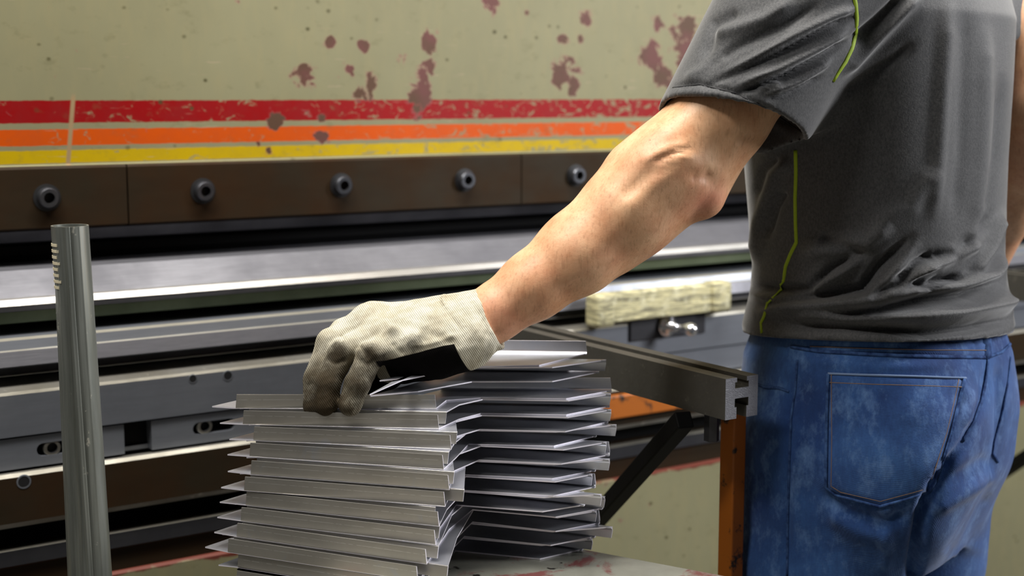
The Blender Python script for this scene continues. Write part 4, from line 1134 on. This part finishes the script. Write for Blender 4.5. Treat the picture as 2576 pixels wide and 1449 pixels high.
def patch(name, tree, outline, th, mat, parent, nx=26, ny=26):
    """quad outline [tl,tr,br,bl] (each side may be several points) -> raised patch following the cloth"""
    tl, tr, brp, bl = outline
    def lerp(a, b, t): return (a[0]+(b[0]-a[0])*t, a[1]+(b[1]-a[1])*t)
    bm = bmesh.new(); grid = []
    for j in range(ny+1):
        row = []
        for i in range(nx+1):
            t = i/nx; s = j/ny
            top = lerp(tl, tr, t); bot = lerp(bl, brp, t)
            bot = (bot[0], bot[1]+outline_sag*(1-abs(2*t-1.0)))
            p = lerp(top, bot, s); h = hit(tree, *p)
            if h is None: row.append(None); continue
            edge = min(i, nx-i, j, ny-j)
            row.append(bm.verts.new(h[0]+h[1]*(th if edge > 0 else -.0006)))
        grid.append(row)
    for j in range(ny):
        for i in range(nx):
            q = (grid[j][i], grid[j][i+1], grid[j+1][i+1], grid[j+1][i])
            if None not in q: bm.faces.new(q)
    return from_bm(name, bm, mat, parent, True)
LIME = NB('lime_thread'); o_ = LIME.coord(); LIME.set(color=LIME.mix(LIME.noise(o_, 500, 2), srgb(132, 158, 8), srgb(158, 184, 22)), rough=.7); LIME = LIME.m
s_ = seam('armhole_seam', TS, [(2148, -12), (2153, 10), (2156, 45), (2154, 85), (2144, 120), (2128, 155), (2110, 182), (2096, 205)], .0030, .0012, LIME, shirt); s_['label'] = 'lime green seam cord'
s_ = seam('side_seam', TS, [(2001, 378), (2002, 440), (2000, 500), (2001, 560), (2003, 610), (1988, 640), (1976, 670), (1971, 705), (1962, 716), (1966, 728), (1945, 748), (1930, 762), (1924, 788), (1920, 800), (1914, 812), (1916, 838)], .0026, .0010, LIME, shirt); s_['label'] = 'lime green seam cord'
seam('sleeve_hem_stitch', TS, [(1692, 220), (1760, 212), (1850, 234), (1935, 277), (2016, 333)], .0008, .0006, NB('dark_thread').set(color=srgb(52, 52, 54), rough=.8).m, shirt)
outline_sag = 40
pk = patch('back_pocket', TJ, [(2083, 937), (2428, 950), (2352, 1234), (2078, 1236)], .0022, M_denim, jeans)
def pocket_line(ins):
    return [(2083+ins*.6, 940), (2078+ins, 1100), (2076+ins, 1225-ins*.2), (2100+ins, 1245-ins*.5), (2215, 1276-ins), (2340-ins, 1238-ins*.5), (2354-ins, 1215), (2395-ins, 1090), (2426-ins, 955)]
seam('pocket_edge', TJ, pocket_line(2), .0022, .0016, M_seam, jeans, .0015)
for k, ins in enumerate((16,)):
    seam('pocket_stitch', TJ, pocket_line(ins), .0006, .0006, M_thread, jeans, .0019)
M_fade = NB('faded_hem').set(color=srgb(112, 134, 170), rough=.85).m
seam('pocket_hem', TJ, [(2084, 940), (2200, 944), (2320, 948), (2428, 952)], .0014, .0014, M_fade, jeans, .0015)
seam('pocket_stitch', TJ, [(2088, 962), (2200, 967), (2320, 971), (2420, 974)], .0006, .0006, M_thread, jeans, .0019)
outline_sag = 0
patch('waistband', TJ, [(2035, 850), (2490, 862), (2484, 897), (2030, 882)], .0022, M_denim, jeans, 30, 6)
seam('waistband_seam', TJ, [(1990, 872), (2060, 884), (2200, 892), (2350, 898), (2484, 899), (2520, 885), (2540, 866)], .0022, .0014, M_seam, jeans, .001)
seam('waistband_stitch', TJ, [(2040, 872), (2200, 878), (2350, 882), (2480, 882)], .0006, .0006, M_thread, jeans, .0026)
patch('belt_loop', TJ, [(2472, 846), (2489, 848), (2490, 904), (2474, 904)], .0045, M_seam, jeans, 5, 12)
seam('seat_seam', TJ, [(2484, 905), (2478, 960), (2468, 1010), (2450, 1060), (2420, 1110)], .0024, .0012, M_seam, jeans, .001)
seam('side_seam', TJ, [(2006, 905), (2001, 980), (1990, 1050), (1986, 1150), (1982, 1300), (1980, 1449)], .0016, .0010, M_seam, jeans, .0005)
seam('front_pocket_edge', TJ, [(1893, 962), (1925, 975), (1960, 976), (1985, 985)], .0018, .0012, M_seam, jeans, .0005)
seam('right_pocket_edge', TJ, [(2541, 898), (2535, 960), (2520, 1040), (2500, 1110), (2496, 1140), (2510, 1162)], .002, .0014, M_seam, jeans, .0005)
# ---- boots
for (c, i) in LEGC:
    F = Field((c[0]-.24, c[1]-.16, -.01), (c[0]+.12, c[1]+.22, .22), .005)
    x, y = c[0]-.0, c[1]
    F.add((x, y, .20), (x, y, .09), .058, .055, .02); F.add((x+.03, y-.02, .055), (x-.12, y+.09, .05), .052, .047, .03)
    F.F = np.maximum(F.F, .0005-F.ax[2][None, None, :]).astype(np.float32)
    V, Qd = F.mesh(); kid('boot', V, Qd, M_boot if i else None or NB('boot_leather').set(color=srgb(58, 44, 32), rough=.55).m)
    M_boot = bpy.data.materials['boot_leather']
# ------------------------------------------------------------------ hall lighting
w = bpy.data.worlds.new('hall'); S.world = w; w.use_nodes = True
bg = w.node_tree.nodes['Background']; bg.inputs[0].default_value = (.62, .66, .70, 1); bg.inputs[1].default_value = .018
def area(name, loc, target, sx, sy, power, color=(1, 1, 1)):
    l = bpy.data.lights.new(name, 'AREA'); l.shape = 'RECTANGLE'; l.size = sx; l.size_y = sy; l.energy = power; l.color = color
    o = bpy.data.objects.new(name, l); COL.objects.link(o); o.location = loc
    o.rotation_euler = (Vector(target)-Vector(loc)).to_track_quat('-Z', 'Y').to_euler(); return o
area('ceiling_tube_light', (.75, 1.28, 3.4), (.8, 1.6, 1.0), 2.4, .35, 122, (1, .96, .90))
area('ceiling_tube_light', (-.7, .95, 3.3), (.4, 1.9, 1.0), .8, .3, 30, (1, .97, .92))
area('side_light', L2W((2.7, 1.75, 2.2)), L2W((.6, 1.9, 1.1)), .4, 1.2, 78, (.98, .98, 1))
area('reflection_fill', L2W((-.9, -3.2, 1.9)), L2W((-.3, 1.6, 1.1)), 3.6, 2.2, 3.6, (1, .97, .93))  # added dim fill behind the camera, mirrored by the panel flanges
